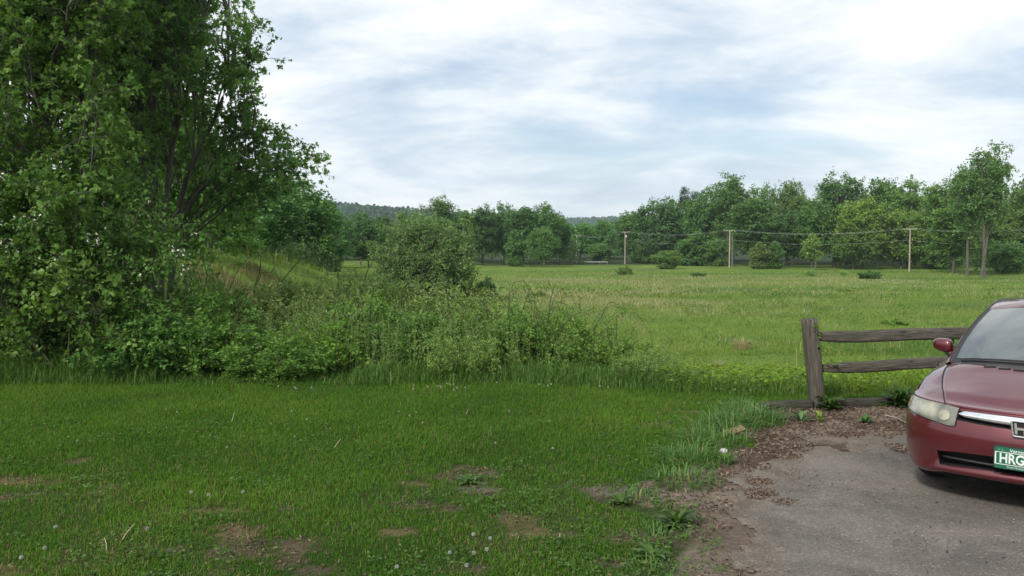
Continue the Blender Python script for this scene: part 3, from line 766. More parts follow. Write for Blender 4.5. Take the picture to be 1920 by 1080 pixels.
rg = np.random.default_rng(18)
hb = P(175, 460, 12.9); hb[2] = zt(hb[0], 12.9)
T = ptargets(rg, 185, (-260, 335), (345, 665), (11.9, 14.2), [(345, 255), (400, 315), (470, 338), (520, 330), (600, 290), (665, 250)])
hs = [[(0, 0, -.1), (.2 * k, -.25 + .1 * abs(k), .8), (.55 * k, -.2, 2.0), (.75 * k, 0, 2.7)] for k in (-3, -2, -1, 0, 1, 1.8)]
ho, hv = pixel_tree('honeysuckle_bush', 'tall dense bush dotted with small white flowers in front of the left trees', 'bush', 19, hb, hs, T,
           dict(r0=.02, nb=8, nt=5, nl=8, ls=.068, L1=.5, L2=.26, f0=.25, jit=.35, wid=.34, lup=.6, tw=True, tr=.003, along=.5), M_leaf_bush, M_twig, color=(.85, .95, .95), parts=('stem', 'foliage'), rt=.035)
lv = hv.reshape(-1, 4, 3)[:, 2]; wv = lv + hb
ok = (wv[:, 1] < 12.75) | (lv[:, 2] > 2.2)
hpx = wv[:, 0] / wv[:, 1] * F + 960; hpy = 459 - (wv[:, 2] - HC) / wv[:, 1] * F
wgt = np.clip(fbm(hpx / 60, hpy / 45, 71, 3) - .47, 0, 1) * ok * np.exp(-((hpy - 455) / 75.) ** 2)
idx = rg.choice(len(wv), 1000, replace=False, p=wgt / wgt.sum())
fp = lv[idx] + rg.normal(0, .01, (1000, 3)) + np.array([0, -.03, .02])
fV, fQ = leafquads(rg, np.repeat(fp, 4, 0), unit(rg, 4000), rg.uniform(.018, .034, 4000), .45)
link('blossom', mesh_np('blossom', fV, fQ, M_white), ho)

rg = np.random.default_rng(21)
gb = P(120, 460, 11.9); gb[2] = zt(gb[0], 11.9)
T = ptargets(rg, 26, (-60, 220), (490, 690), (11.5, 12.2))
pixel_tree('grape_vine', 'broad-leaved vine hanging over the dark foot of the flowering bush', 'vine', 22, gb,
           [[(0, 0, 0), (.3, 0, .6), (.7, -.1, 1.3)], [(0, 0, 0), (-.6, -.1, .8), (-1.3, 0, 1.5)], [(0, 0, 0), (.1, -.1, .9), (.0, 0, 1.7)]], T,
           dict(r0=.010, nb=5, nt=3, nl=4, ls=.085, L1=.4, L2=.2, f0=.3, jit=.4, wid=.48, lup=.8, tw=True, tr=.003), M_leaf_bush, M_twig, color=(1.0, 1.0, .9), parts=('stem', 'foliage'), rt=.014)

# ------------------------------------------------------------------ shrub band beyond the lawn
def shrub_proto(seed, H, r, n, nb, nt, nl, ls, canes=0, mat=None, upright=False, wid=.34):
    rg = np.random.default_rng(seed)
    T = env_targets(rg, n, (0, 0, H * .5), (r, r, H * .52), .5, .12)
    A = np.stack([rg.normal(0, r * .18, n), rg.normal(0, r * .18, n), np.full(n, -.05)], 1)
    if upright: T = np.stack([rg.uniform(-r, r, n), rg.uniform(-r, r, n), H * rg.uniform(.45, 1, n)], 1); A = T * np.array([.85, .85, 0]) + np.array([0, 0, -.05])
    w, V, Q, tn = grow(rg, A, T, dict(r0=.010, nb=nb, nt=nt, nl=nl, ls=ls, L1=.34 * (.6 if upright else 1), L2=.16, f0=.3, jit=.4, wid=wid, lup=.6, tw=True, tr=.002, along=1.0 if upright else .5, bup=.5 if upright else .1, sides=4))
    if canes:
        a = rg.uniform(0, 6.28, canes); L = rg.uniform(.6, 1.25, canes) * r * 1.3; hh = H * rg.uniform(1.0, 1.5, canes)
        s = np.linspace(0, 1, 9)[None, :]
        x = L[:, None] * s ** 1.2; z = hh[:, None] * (np.sin(s * 2.1) / np.sin(1.57)) * 1.0
        Pt = np.stack([np.cos(a)[:, None] * x, np.sin(a)[:, None] * x, z], -1); Pt[:, 1:] += rg.normal(0, .03, (canes, 8, 3))
        w.add(*tubes(Pt, np.tile(np.linspace(.009, .004, 9), (canes, 1)), 4))
        m = 26; q = rg.uniform(.25, 1, (canes, m)) * 8; i = np.minimum(q.astype(int), 7); f = (q - i)[..., None]; ci = np.arange(canes)[:, None]
        pos = (Pt[ci, i] * (1 - f) + Pt[ci, i + 1] * f).reshape(-1, 3); N = len(pos)
        v2, q2 = leafquads(rg, pos, unit(rg, N), ls * rg.uniform(.5, 1, N), wid)
        Q = np.concatenate([Q, q2 + len(V)]); V = np.concatenate([V, v2]); tn = np.concatenate([tn, np.repeat(rg.uniform(.3, .8, N), 4)])
    return w.mesh('stem', M_twig, True), mesh_np('foliage', V, Q, mat or M_leaf_bush, {'tint': tn}), H, 2 * r * 1.15


SP_ = {'dense': shrub_proto(201, 1.5, .95, 46, 6, 4, 9, .070, 3), 'dense2': shrub_proto(202, 1.5, 1.0, 50, 6, 4, 9, .064, 4),
       'bramble': shrub_proto(203, 1.4, .95, 40, 6, 4, 8, .062, 7), 'bramble2': shrub_proto(204, 1.4, 1.0, 42, 6, 4, 8, .058, 9),
       'light': shrub_proto(205, 1.4, 1.0, 110, 5, 3, 7, .060, 2, M_weed, True, .26), 'light2': shrub_proto(206, 1.3, 1.0, 100, 5, 3, 7, .064, 3, M_weed, True, .28)}
GB = 'shrubs in the thicket beyond the lawn'
for px, top, D, w, pr, tint, label in [
    (318, 540, 12.7, 270, 'dense2', (.82, .92, .85), 'dark dense bush touching the right side of the flowering bush'),
    (418, 588, 12.6, 230, 'dense', (.92, 1.0, .88), 'round leafy bush next right of the dark dense bush'),
    (508, 632, 12.0, 220, 'dense2', (.88, .96, .8), 'low dark bush bulging forward over the lawn edge'),
    (600, 606, 12.9, 200, 'dense', (1.15, 1.2, .85), 'mid-green bush behind and right of the bulging low bush'),
    (690, 560, 14.2, 210, 'bramble', (.95, 1.0, .9), 'bramble with thin canes below the left side of the willow'),
    (770, 590, 13.4, 190, 'dense2', (.78, .88, .82), 'rounded dark bush straight below the willow'),
    (868, 642, 12.2, 120, 'light2', (1.0, 1.05, .85), 'small fresh green bush at the front of the thicket'),
    (860, 585, 14.2, 210, 'bramble2', (1.05, 1.05, .95), 'bramble behind the small fresh green bush'),
    (950, 592, 13.6, 190, 'bramble', (.85, .9, .8), 'tangled bramble next to a dark hollow, right of the small fresh green bush'),
    (1022, 588, 13.2, 180, 'bramble2', (.95, .98, .9), 'bramble with long dark arching canes against the meadow'),
    (1095, 604, 13.0, 180, 'bramble', (1.1, 1.08, .95), 'pale bramble between the arching canes and the end of the thicket'),
    (1160, 632, 12.6, 150, 'bramble2', (1.15, 1.12, .95), 'thinner bramble near the right end of the thicket, behind two small bushes'),
    (1212, 668, 12.0, 120, 'light', (1.0, 1.05, .9), 'small bush just in front of the thinner bramble near the thicket end'),
    (560, 556, 16.0, 240, 'light', (1.05, 1.0, 1.0), 'pale feathery shrub behind the mid-green bush'),
    (460, 546, 17.0, 250, 'light2', (1.0, .98, 1.0), 'pale feathery shrub on the foot of the grassy rise'),
    (640, 540, 18.0, 230, 'light', (.98, 1.0, 1.0), 'feathery shrub left of the willow foot'),
    (745, 552, 17.0, 230, 'light2', (1.1, 1.05, 1.05), 'palest feathery shrub right in front of the willow trunk'),
    (385, 552, 15.0, 220, 'bramble2', (.85, .95, .95), 'bramble arching over the slope right of the flowering bush'),
    (890, 566, 17.0, 230, 'light', (1.05, 1.05, .95), 'feathery shrub in front of the reddish olive shrub'),
    (1000, 590, 16.5, 190, 'light2', (1.05, 1.05, .9), 'feathery shrub showing above the arching canes'),
    (1268, 690, 11.7, 100, 'light2', (.9, .95, .85), 'lowest small bush beyond the right end of the thicket, fading into tall grass'),
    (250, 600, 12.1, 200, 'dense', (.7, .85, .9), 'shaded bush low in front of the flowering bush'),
]:
    tm, fm, H, W = SP_[pr]; b = P(px, 460, D); zb = zt(b[0], D)
    rg = np.random.default_rng(int(px + top)); o = link('bush', None, None, label, 'bush', GB, loc=(b[0], D, zb), rz=rg.uniform(0, 6.28))
    sw = w / F * D / W * 1.15; o.scale = (sw, sw, (P(px, top, D)[2] - zb) / H)
    link('stem', tm, o); link('foliage', fm, o, color=tuple(1.15 * q_ for q_ in tint))

# undergrowth between the shrubs: leafy stalks
rg = np.random.default_rng(31); N = 9000
px = np.concatenate([rg.uniform(330, 1180, N - 3000), rg.uniform(180, 1260, 3000)]); D = rg.uniform(12.4, 30, N) ** 1.0
xw = (px - 960) / F * D; ok = (D > lip(xw) + .9)
ok &= (px < 1130) | (D < 15)
px, D, xw = px[ok], D[ok], xw[ok]; N = len(px)
zb = terrain(xw, D); h = rg.uniform(.5, 1.2, N) * np.where((px < 640) & (D > 15), .55, 1.0) * (.7 + .6 * fbm(xw * .6, D * .6, 35)) * np.where(px > 1000, .75, 1)
m = 13; tt = rg.uniform(.12, 1.0, (N, m)); lean = rg.normal(0, .12, (N, 1, 2))
pos = np.stack([xw[:, None] + lean[:, :, 0] * tt * h[:, None], D[:, None] + lean[:, :, 1] * tt * h[:, None], zb[:, None] + tt * h[:, None]], -1)
a = rg.uniform(0, 6.28, (N, m)); ax = np.stack([np.cos(a), np.sin(a), .7 + 0 * a], -1).reshape(-1, 3)
sz = (rg.uniform(.06, .11, (N, m)) * (1.15 - .6 * tt)).ravel()
V, Q = leafquads(rg, pos.reshape(-1, 3), ax, sz, .20, .5)
tn = np.clip(np.repeat(rg.normal(.5, .17, N), m) + .25 * (tt.ravel() - .5) + rg.normal(0, .1, N * m), 0, 1)
ug = Acc(); ug.add(V, Q, np.repeat(tn, 4))
sV, sQ = tubes(np.stack([np.stack([xw, D, zb], 1), np.stack([xw + lean[:, 0, 0] * h, D + lean[:, 0, 1] * h, zb + h], 1)], 1), np.tile([[.004, .002]], (N, 1)), 3)
ug.add(sV, sQ, .5)
link('undergrowth', ug.mesh('undergrowth', M_weed), kind='stuff', label='pale leafy weeds growing between the thicket shrubs', cat='undergrowth')

# ------------------------------------------------------------------ grass
rg = np.random.default_rng(41)
def scatter(n, y0, y1, fn, half=.72, pad=1.6, pw=1.0):
    y = y0 + (y1 - y0) * rg.uniform(0, 1, n) ** pw; x = rg.uniform(-1, 1, n) * (half * y + pad) * 1.0
    k = fn(x, y); return x[k], y[k]

def lawn_ok(x, y):
    bd = np.where(inside(BED, x, y), 1, -1) * seg_dist(BED, x, y); rag = (fbm(x * 2.6, y * 2.6, 44, 4) - np.where(y < 7.4, .60, .50)) * 1.5
    k = (y < lip(x) + .15) & (bd < np.clip(rag, -.25, .55) * (x < 3.2)) & ~inside(DRIVE, x, y)
    bare = patch_w(x, y, ('dirt', 'grey', 'straw'))
    thin = sstep(.58, .75, fbm(x * 1.3, y * 1.3, 45, 4)) * sstep(8.5, 6, y) * .6
    return k & (rg.uniform(0, 1, len(x)) > bare * .95) & (rg.uniform(0, 1, len(x)) > thin)

x, y = scatter(620000, 3.5, 12.2, lawn_ok, .66, .9, .95)
N = len(x); z = terrain(x, y) + (fbm(x * 1.1, y * 1.1, 5, 5) - .5) * .05
nn = fbm(x * .8, y * .8, 47, 4); n2_ = fbm(x * 4, y * 4, 48, 3)
h = rg.uniform(.022, .048, N) * (.6 + .9 * nn) * np.where(rg.uniform(0, 1, N) < .03, 1.7, 1) * (.75 + .35 * sstep(5, 8, y) + .5 * (n2_ - .4))
tn = np.clip(.5 + (nn - .5) * .9 + rg.normal(0, .17, N) + .12 * sstep(8, 11, y), 0, .92)
deadp = .06 + .12 * sstep(.45, .6, fbm(x * 2.4, y * 2.4, 46, 4)) * sstep(0, -3, x) * sstep(9, 5.5, y) + .22 * patch_w(x, y, ('straw',)) + .12 * sstep(.55, .7, fbm(x * 1.1 + 5, y * 1.1, 49, 4)) * sstep(9, 6, y)
tn = np.where(rg.uniform(0, 1, N) < deadp, 1.0, tn)
V, T_ = blades(rg, np.stack([x, y, z - .004], 1), h, rg.uniform(.0035, .0065, N), .8)
lawn_o = mesh_np('lawn_grass', V, T_, M_grass, {'tint': np.repeat(tn, 5)})
link('lawn_grass', lawn_o, kind='stuff', label='short mown lawn grass with thin bare patches', cat='grass')

# clover and small broad leaves between the blades
rg = np.random.default_rng(43)
x, y = scatter(5000, 3.6, 9.0, lambda x, y: (y < lip(x)) & ~inside(DRIVE, x, y) & (seg_dist(BED, x, y) * np.where(inside(BED, x, y), 1, -1) < .25) & (fbm(x * 1.8, y * 1.8, 42, 4) > .50), .66, .8)
N = len(x); m = 7; a = rg.uniform(0, 6.28, (N, m)); r_ = rg.uniform(.0, .05, (N, m)); pos = np.stack([x[:, None] + r_ * np.cos(a), y[:, None] + r_ * np.sin(a), (terrain(x, y) + (fbm(x * 1.1, y * 1.1, 5, 5) - .5) * .05)[:, None] + rg.uniform(.012, .05, (N, m))], -1).reshape(-1, 3)
V, Q = leafquads(rg, pos, np.stack([np.cos(a), np.sin(a), .25 + 0 * a], -1).reshape(-1, 3), rg.uniform(.012, .034, N * m), .34, 1.1)
link('clover', mesh_np('clover', V, Q, M_leaf_bush, {'tint': np.repeat(np.clip(np.repeat(rg.normal(.22, .16, N), m) + rg.normal(0, .1, N * m), 0, 1), 4)}), kind='stuff', label='clover and small broad-leaved weeds in the lawn', cat='weeds')

# unmown tall grass along the lawn edge
def strip_ok(x, y): return (y > lip(x) - .05) & (y < lip(x) + 1.5 + .5 * np.sin(x * 1.7)) & (x < 4.4)
x, y = scatter(90000, 9.5, 14, strip_ok, .72, .6)
N = len(x); nn = fbm(x * .9, y * .9, 51, 4); dd = np.clip((y - lip(x)) / .5, 0, 1)
h = rg.uniform(.18, .48, N) * (.55 + 1.0 * nn) * (.35 + .65 * dd) * np.where(x < -5, 1.35, 1.0) * np.interp(x, [1.5, 4.4], [1, .6]) * np.where((x < -2.3) & (x > -5), .55, 1)
V, T_ = blades(rg, np.stack([x, y, terrain(x, y)], 1), h, rg.uniform(.005, .011, N), .9)
tn = np.clip(rg.normal(.42, .17, N) + (nn - .5) * .5, 0, .92); tn = np.where(rg.uniform(0, 1, N) < .02, 1, tn)
link('tall_grass', mesh_np('tall_grass', V, T_, M_tall, {'tint': np.repeat(tn, 5)}), kind='stuff', label='unmown tall grass along the back edge of the lawn', cat='grass')

# meadow grass: dense where near, broader blades farther off
acc_v, acc_t, acc_n = [], [], []; off = 0
def meadow(n, y0, y1, fn, hr, wr, pw, half=.72):
    global off
    x, y = scatter(n, y0, y1, fn, half, 3, pw); N = len(x)
    s_ = fbm(x * .026 + 3, y * .105, 21, 5); pt = fbm(x * .05, y * .05, 22, 5); loc = fbm(x * .35, y * .35, 55, 4)
    bnd = sstep(62, 85, y) * (1 - sstep(140, 175, y)) * sstep(-8, 8, x)
    ps = np.clip(sstep(.50, .66, s_) * bnd * .42 + sstep(.62, .75, pt) * .22 + sstep(.62, .74, loc) * .12, 0, .9)
    tn = np.clip(.5 + (loc - .5) * .9 + rg.normal(0, .11, N) - .3 * sstep(.55, .68, fbm(x * .036 + 9, y * .154, 27, 4)), 0, .93)
    wisp = sstep(.60, .74, fbm(x * .22, y * .10, 65, 4)) * sstep(40, 60, y) * .38
    ps = np.maximum(ps, wisp); tn = np.where(rg.uniform(0, 1, N) < ps, 1.0, tn)
    h = rg.uniform(*hr, N) * (.5 + loc) * (1 + .5 * (tn == 1)); V, T_ = blades(rg, np.stack([x, y, terrain(x, y) - .02], 1), h, rg.uniform(*wr, N), .7)
    acc_v.append(V); acc_t.append(T_ + off); acc_n.append(np.repeat(tn, 5)); off += len(V)

def slope(x, y): return (y > lip(x) + .1) & (x > 1.8 + .02 * y)
def open_(x, y): return (y > lip(x) + 12) & (x > -.06 * y)
meadow(90000, 10, 20, slope, (.10, .34), (.006, .013), 1.0)
meadow(165000, 18, 46, slope, (.10, .27), (.008, .016), 1.1, .82)
meadow(120000, 44, 95, open_, (.14, .34), (.02, .04), 1.15, .9)
meadow(60000, 92, 190, lambda x, y: (x > -.25 * y), (.18, .42), (.05, .10), 1.1, .9)
meadow(40000, 26, 70, lambda x, y: (x < -.08 * y) & (x > -.5 * y), (.3, .7), (.018, .035), 1.0)
meadow(9000, 14, 40, lambda x, y: slope(x, y) & (fbm(x * .4, y * .4, 50, 3) > .5), (.4, .75), (.006, .012), 1.0)
link('meadow_grass', mesh_np('meadow_grass', np.concatenate(acc_v), np.concatenate(acc_t), M_field, {'tint': np.concatenate(acc_n)}), kind='stuff', label='long meadow grass with pale straw streaks', cat='grass')

# pale seed heads drifting over the middle distance
rg = np.random.default_rng(53)
x, y = scatter(42000, 60, 150, lambda x, y: (x > -.04 * y) & (fbm(x * .05 + 7, y * .16, 52, 5) > .58) & (fbm(x * .3, y * .3, 53, 3) > .42), .72, 2, .8)
N = len(x)
V, T_ = blades(rg, np.stack([x, y, terrain(x, y) + .1], 1), rg.uniform(.2, .45, N), rg.uniform(.02, .05, N) * (y / 80), .9)
link('seed_heads', mesh_np('seed_heads', V, T_, leafmat('pale_seed', (.18, .22, .08), (.28, .29, .15), (.44, .43, .31), .3), {'tint': np.repeat(np.clip(rg.normal(.5, .25, N), 0, 1), 5)}), kind='stuff', label='pale whitish grass seed heads drifting across the meadow', cat='grass')

# bright leafy weeds on the bank right of the thicket
rg = np.random.default_rng(57)
x, y = scatter(16000, 10.2, 24, lambda x, y: (y > lip(x) + .3) & (x > 2.0 + .05 * (y - 10)) & (fbm(x * .7, y * .7, 58, 3) > .40), .72, 2)
N = len(x); z = terrain(x, y); m = 12; hh = rg.uniform(.10, .36, N)[:, None] * (.6 + .8 * fbm(x * .5, y * .5, 59, 3))[:, None]
tt = rg.uniform(.15, 1, (N, m)); a = rg.uniform(0, 6.28, (N, m)); rr = rg.uniform(0, .14, (N, m))
pos = np.stack([x[:, None] + np.cos(a) * rr, y[:, None] + np.sin(a) * rr, z[:, None] + tt * hh], -1).reshape(-1, 3)
ax = np.stack([np.cos(a), np.sin(a), .25 + 0 * a], -1).reshape(-1, 3)
V, Q = leafquads(rg, pos, ax, rg.uniform(.035, .085, N * m), .36, .9)
link('bank_weeds', mesh_np('bank_weeds', V, Q, leafmat('bank_leaf', (.07, .14, .014), (.15, .25, .026), (.26, .34, .05), .36), {'tint': np.repeat(np.clip(np.repeat(rg.normal(.5, .16, N), m) + rg.normal(0, .1, N * m), 0, 1), 4)}), kind='stuff', label='bright green leafy weeds covering the bank behind the fence', cat='weeds')

rg = np.random.default_rng(58)
for px, py, n_, r_, h_, lb in [(1392, 655, 420, .55, .75, 'tuft of tan dry grass in the meadow left of the fence'), (1350, 690, 160, .3, .5, 'thin pale tuft of dry grass low on the bank left of the fence')]:
    d_ = ray(px, py); D_ = 36.; 
    for _ in range(30):
        p_ = P(px, py, D_); D_ += (p_[2] - zt(p_[0], D_)) / (-d_[2] / d_[1] + 1e-6) * .5; D_ = min(max(D_, 12), 120)
    rr_ = r_ * rg.uniform(0, 1, n_) ** .6; an_ = rg.uniform(0, 6.28, n_)
    V, T_ = blades(rg, np.stack([rr_ * np.cos(an_), rr_ * np.sin(an_), 0 * an_], 1), h_ * rg.uniform(.5, 1.1, n_), np.full(n_, .012), .8, an_)
    link('dry_grass_tuft', mesh_np('dry_grass_tuft', V, T_, leafmat('tan_blade', (.20, .18, .08), (.32, .27, .14), (.40, .35, .21), .2), {'tint': np.repeat(rg.uniform(0, 1, n_), 5)}), None, lb, 'grass tuft', loc=(p_[0], D_, zt(p_[0], D_)))

rg = np.random.default_rng(56)
x, y = scatter(6000, 17, 110, lambda x, y: (x > -.02 * y + 1.5) & (y > lip(x) + 5) & (fbm(x * .16, y * .22, 54, 4) > .47), .72, 2, 1.3)
N = len(x); z = terrain(x, y); m = 14; sc = (.5 + y / 60) * rg.uniform(.5, 1.3, N); a = rg.uniform(0, 6.28, (N, m)); rr = rg.uniform(0, .22, (N, m)) * sc[:, None]
pos = np.stack([x[:, None] + np.cos(a) * rr, y[:, None] + np.sin(a) * rr, z[:, None] + rg.uniform(.05, .3, (N, m)) * sc[:, None] ** .6], -1).reshape(-1, 3)
V, Q = leafquads(rg, pos, np.stack([np.cos(a), np.sin(a), .3 + 0 * a], -1).reshape(-1, 3), (rg.uniform(.05, .11, (N, m)) * sc[:, None]).ravel(), .36, .9)
link('meadow_weeds', mesh_np('meadow_weeds', V, Q, leafmat('meadow_weed_leaf', (.05, .11, .02), (.10, .175, .03), (.24, .28, .05), .3), {'tint': np.repeat(np.clip(np.repeat(rg.choice([.15, .35, .85], N, p=[.45, .35, .2]) + rg.normal(0, .1, N), m) + rg.normal(0, .1, N * m), 0, 1), 4)}), kind='stuff', label='dark and yellowish weeds dotted through the meadow', cat='weeds')

# brownish dead grass crowning the rise
rg = np.random.default_rng(59)
x = rg.uniform(-15.5, -10.5, 6000); y = rg.uniform(38, 50, 6000); k = fbm(x * .3, y * .3, 60, 3) > .47; x, y = x[k], y[k]; N = len(x)
V, T_ = blades(rg, np.stack([x, y, terrain(x, y)], 1), rg.uniform(.25, .6, N), rg.uniform(.014, .03, N), .5)
link('dry_grass', mesh_np('dry_grass', V, T_, leafmat('brown_blade', (.10, .105, .035), (.16, .145, .06), (.21, .18, .10), .2), {'tint': np.repeat(rg.uniform(0, 1, N), 5)}), kind='stuff', label='brownish seeding grass on top of the rise', cat='grass')

# ------------------------------------------------------------------ mulch, gravel, litter
rg = np.random.default_rng(61)
def chips(n, xr, yr, ok, size, mat, name, label, cat, zoff=.004, flat=.35):
    x = rg.uniform(*xr, n); y = rg.uniform(*yr, n); k = ok(x, y); x, y = x[k], y[k]; N = len(x)
    a = rg.uniform(0, 6.28, N); L = rg.uniform(*size, N); W_ = L * rg.uniform(.18, .5, N); H_ = np.minimum(L * .25, .006)
    d = np.stack([np.cos(a), np.sin(a), rg.normal(0, flat, N)], 1); s_ = np.stack([-np.sin(a), np.cos(a), rg.normal(0, flat, N)], 1)
    c0 = np.stack([x, y, terrain(x, y) + (fbm(x * 1.1, y * 1.1, 5, 5) - .5) * .05 * (~inside(DRIVE, x, y)) + inside(DRIVE, x, y) * .012 + zoff + rg.uniform(0, .012, N)], 1)
    d = d * L[:, None] / 2; s_ = s_ * W_[:, None] / 2; u = np.array([0, 0, 1]) * H_[:, None]
    V = np.stack([c0 - d - s_, c0 + d - s_ * .6, c0 + d * .9 + s_, c0 - d + s_ * .7, c0 - d * .9 - s_ * .8 + u, c0 + d * .9 - s_ * .5 + u, c0 + d * .8 + s_ * .8 + u, c0 - d * .9 + s_ * .6 + u], 1).reshape(-1, 3)
    f = np.array([[4, 5, 6, 7], [0, 1, 5, 4], [1, 2, 6, 5], [2, 3, 7, 6], [3, 0, 4, 7]])
    Q = (np.arange(N)[:, None, None] * 8 + f).reshape(-1, 4)
    return link(name, mesh_np(name, V, Q, mat, {'tint': np.repeat(rg.uniform(0, 1, N), 8)}), kind='stuff', label=label, cat=cat)

M_chip = leafmat('wood_chip', (.038, .026, .021), (.095, .064, .047), (.23, .175, .13), 0, .85)
M_stone = leafmat('gravel_stone', (.08, .075, .07), (.14, .13, .12), (.26, .245, .225), 0, .85)
def mulch_ok(x, y):
    e = ~inside(DRIVE, x + (vnoise(x * 5, y * 5, 62) - .5) * .5, y + (vnoise(x * 5, y * 5, 63) - .5) * .4)
    return inside(BED, x, y) & e & (fbm(x * 1.6, y * 1.6, 64, 4) > np.where(y < 7, .43, .34))
chips(40000, (.9, 7), (4.2, 10.2), mulch_ok, (.007, .036), M_chip, 'bark_mulch', 'reddish brown bark mulch along the parking edge', 'mulch')
M_thatch = leafmat('thatch_straw', (.05, .036, .022), (.10, .075, .042), (.19, .15, .085), 0, .85)
chips(30000, (-5.5, 4.5), (3.8, 9), lambda x, y: (patch_w(x, y, ('dirt', 'straw', 'grey')) * .8 + .06 * (y < 7) > rg.uniform(0, 1, len(x))) & ~inside(BED, x, y), (.008, .034), M_thatch, 'thatch', 'dead straw and thatch lying on the worn lawn patches', 'thatch', .003, .25)
def grav_ok(x, y): return inside(BED, x, y) & (fbm(x * 2.1, y * 2.1, 66, 4) > .60)
chips(14000, (.6, 7), (4.0, 9.5), grav_ok, (.005, .016), M_stone, 'gravel', 'loose grey gravel on the worn parking surface', 'gravel')
litter_c = [(1475, 946, 28, 7), (1690, 846, 26, 9), (1425, 928, 34, 12), (1415, 905, 30, 10), (1370, 1040, 34, 18), (1355, 1070, 50, 14), (1700, 1015, 60, 40), (1460, 985, 60, 14), (1800, 1040, 90, 30), (1550, 905, 90, 30)]
LC = []
for px, py, rx, ry in litter_c:
    c_ = G(px, py)[:2]; LC.append((c_[0], c_[1], abs(G(px + rx, py)[0] - c_[0]), abs(G(px, py - ry)[1] - c_[1])))
def litter_ok(x, y):
    w = np.zeros(len(x))
    for k, (cx, cy, rx, ry) in enumerate(LC):
        d = np.sqrt(((x - cx) / rx) ** 2 + ((y - cy) / ry) ** 2) + (fbm(x * 9, y * 9, 67, 2) - .5)
        w = np.maximum(w, sstep(1.1, .4, d) * (1.0 if k < 6 else .014))
    return inside(DRIVE, x, y) & (rg.uniform(0, 1, len(x)) < np.maximum(w * .7, .0009))
chips(200000, (1.2, 5.5), (4.0, 8.6), litter_ok, (.006, .026), M_chip, 'leaf_litter', 'scattered brown leaf scraps and bark on the asphalt', 'litter', .003)

# ------------------------------------------------------------------ split-rail fence and edging timbers
def wood_mat(name, a, c, s=1.0):
    m, t, b, _ = material(name); tc = t.new('ShaderNodeTexCoord'); mp = t.new('ShaderNodeMapping'); mp.inputs['Scale'].default_value = (1.2 * s, 16, 16)
    t.lk(tc.outputs['Object'], mp.inputs[0]); n = t.noise(2.4, 8, .7, mp.outputs[0], .6); n2 = t.noise(3, 4, .6, tc.outputs['Object'])
    c_ = t.mix(t.ramp(n2, [(.45, 0.0), (.7, .45)]), t.ramp(n, [(.32, tuple(x * .22 for x in a)), (.42, a), (.66, c), (.75, tuple(x * 1.35 for x in c))]), (.075, .085, .062))
    t.lk(c_, b.inputs['Base Color']); b.inputs['Roughness'].default_value = .92; b.inputs['Specular IOR Level'].default_value = .15
    t.lk(t.bump(n, 1.0, .05), b.inputs['Normal']); return m

M_wood = wood_mat('weathered_wood', (.095, .083, .068), (.19, .168, .14))
M_timber = wood_mat('edging_wood', (.05, .042, .036), (.10, .085, .072))


def beam(L, hw, hh, seed, n=22, taper=.0, round_=.25, wob=.012):
    """hewn beam along local x, uneven section"""
    rg = np.random.default_rng(seed); k = 12; th = np.linspace(0, 2 * np.pi, k, endpoint=False) + .26
    cs = np.sign(np.cos(th)) * np.abs(np.cos(th)) ** .45; sn = np.sign(np.sin(th)) * np.abs(np.sin(th)) ** .45
    xs_ = np.linspace(0, L, n); V = []
    for i, x in enumerate(xs_):
        q = 1 - taper * max(0, (abs(x / L - .5) - .42) / .08)
        wy, wz = [fbm(np.array([x * 1.6]), np.array([seed + k_ * 7.]), seed, 3)[0] - .5 for k_ in (0, 1)]
        r = 1 + .10 * (vnoise(np.full(k, x * 3.), th * 2.0, seed) - .5)
        V.append(np.stack([np.full(k, x), wy * wob * 2 + cs * hw * q * r, wz * wob * 2 + sn * hh * q * r], 1))
    V = np.concatenate(V); i, j = np.meshgrid(np.arange(n - 1), np.arange(k), indexing='ij'); j2 = (j + 1) % k
    Q = np.stack([i * k + j, i * k + j2, (i + 1) * k + j2, (i + 1) * k + j], -1).reshape(-1, 4)
    c0, c1 = len(V), len(V) + 1; V = np.vstack([V, [[-.004, 0, 0], [L + .004, 0, 0]]])
    T = [[c0, (j_ + 1) % k, j_] for j_ in range(k)] + [[c1, (n - 1) * k + j_, (n - 1) * k + (j_ + 1) % k] for j_ in range(k)]
    return V, [Q, np.array(T)]


def place(V, p0, p1, up=(0, 0, 1)):
    d = norm(np.array(p1, float) - p0); s_ = norm(np.cross(up, d)); u = np.cross(d, s_)
    return Matrix((( d[0], s_[0], u[0], p0[0]), (d[1], s_[1], u[1], p0[1]), (d[2], s_[2], u[2], p0[2]), (0, 0, 0, 1)))


def beam_part(name, p0, p1, hw, hh, seed, parent, mat, up=(0, 0, 1), **kw):
    L = float(np.linalg.norm(np.array(p1) - p0)); V, Fc = beam(L, hw, hh, seed, **kw)
    o = link(name, mesh_np(name, V, Fc, mat, None, True), parent); m_ = place(V, p0, p1, up)
    if parent is not None: m_ = Matrix.Translation(-parent.location) @ m_
    o.matrix_local = m_; return o


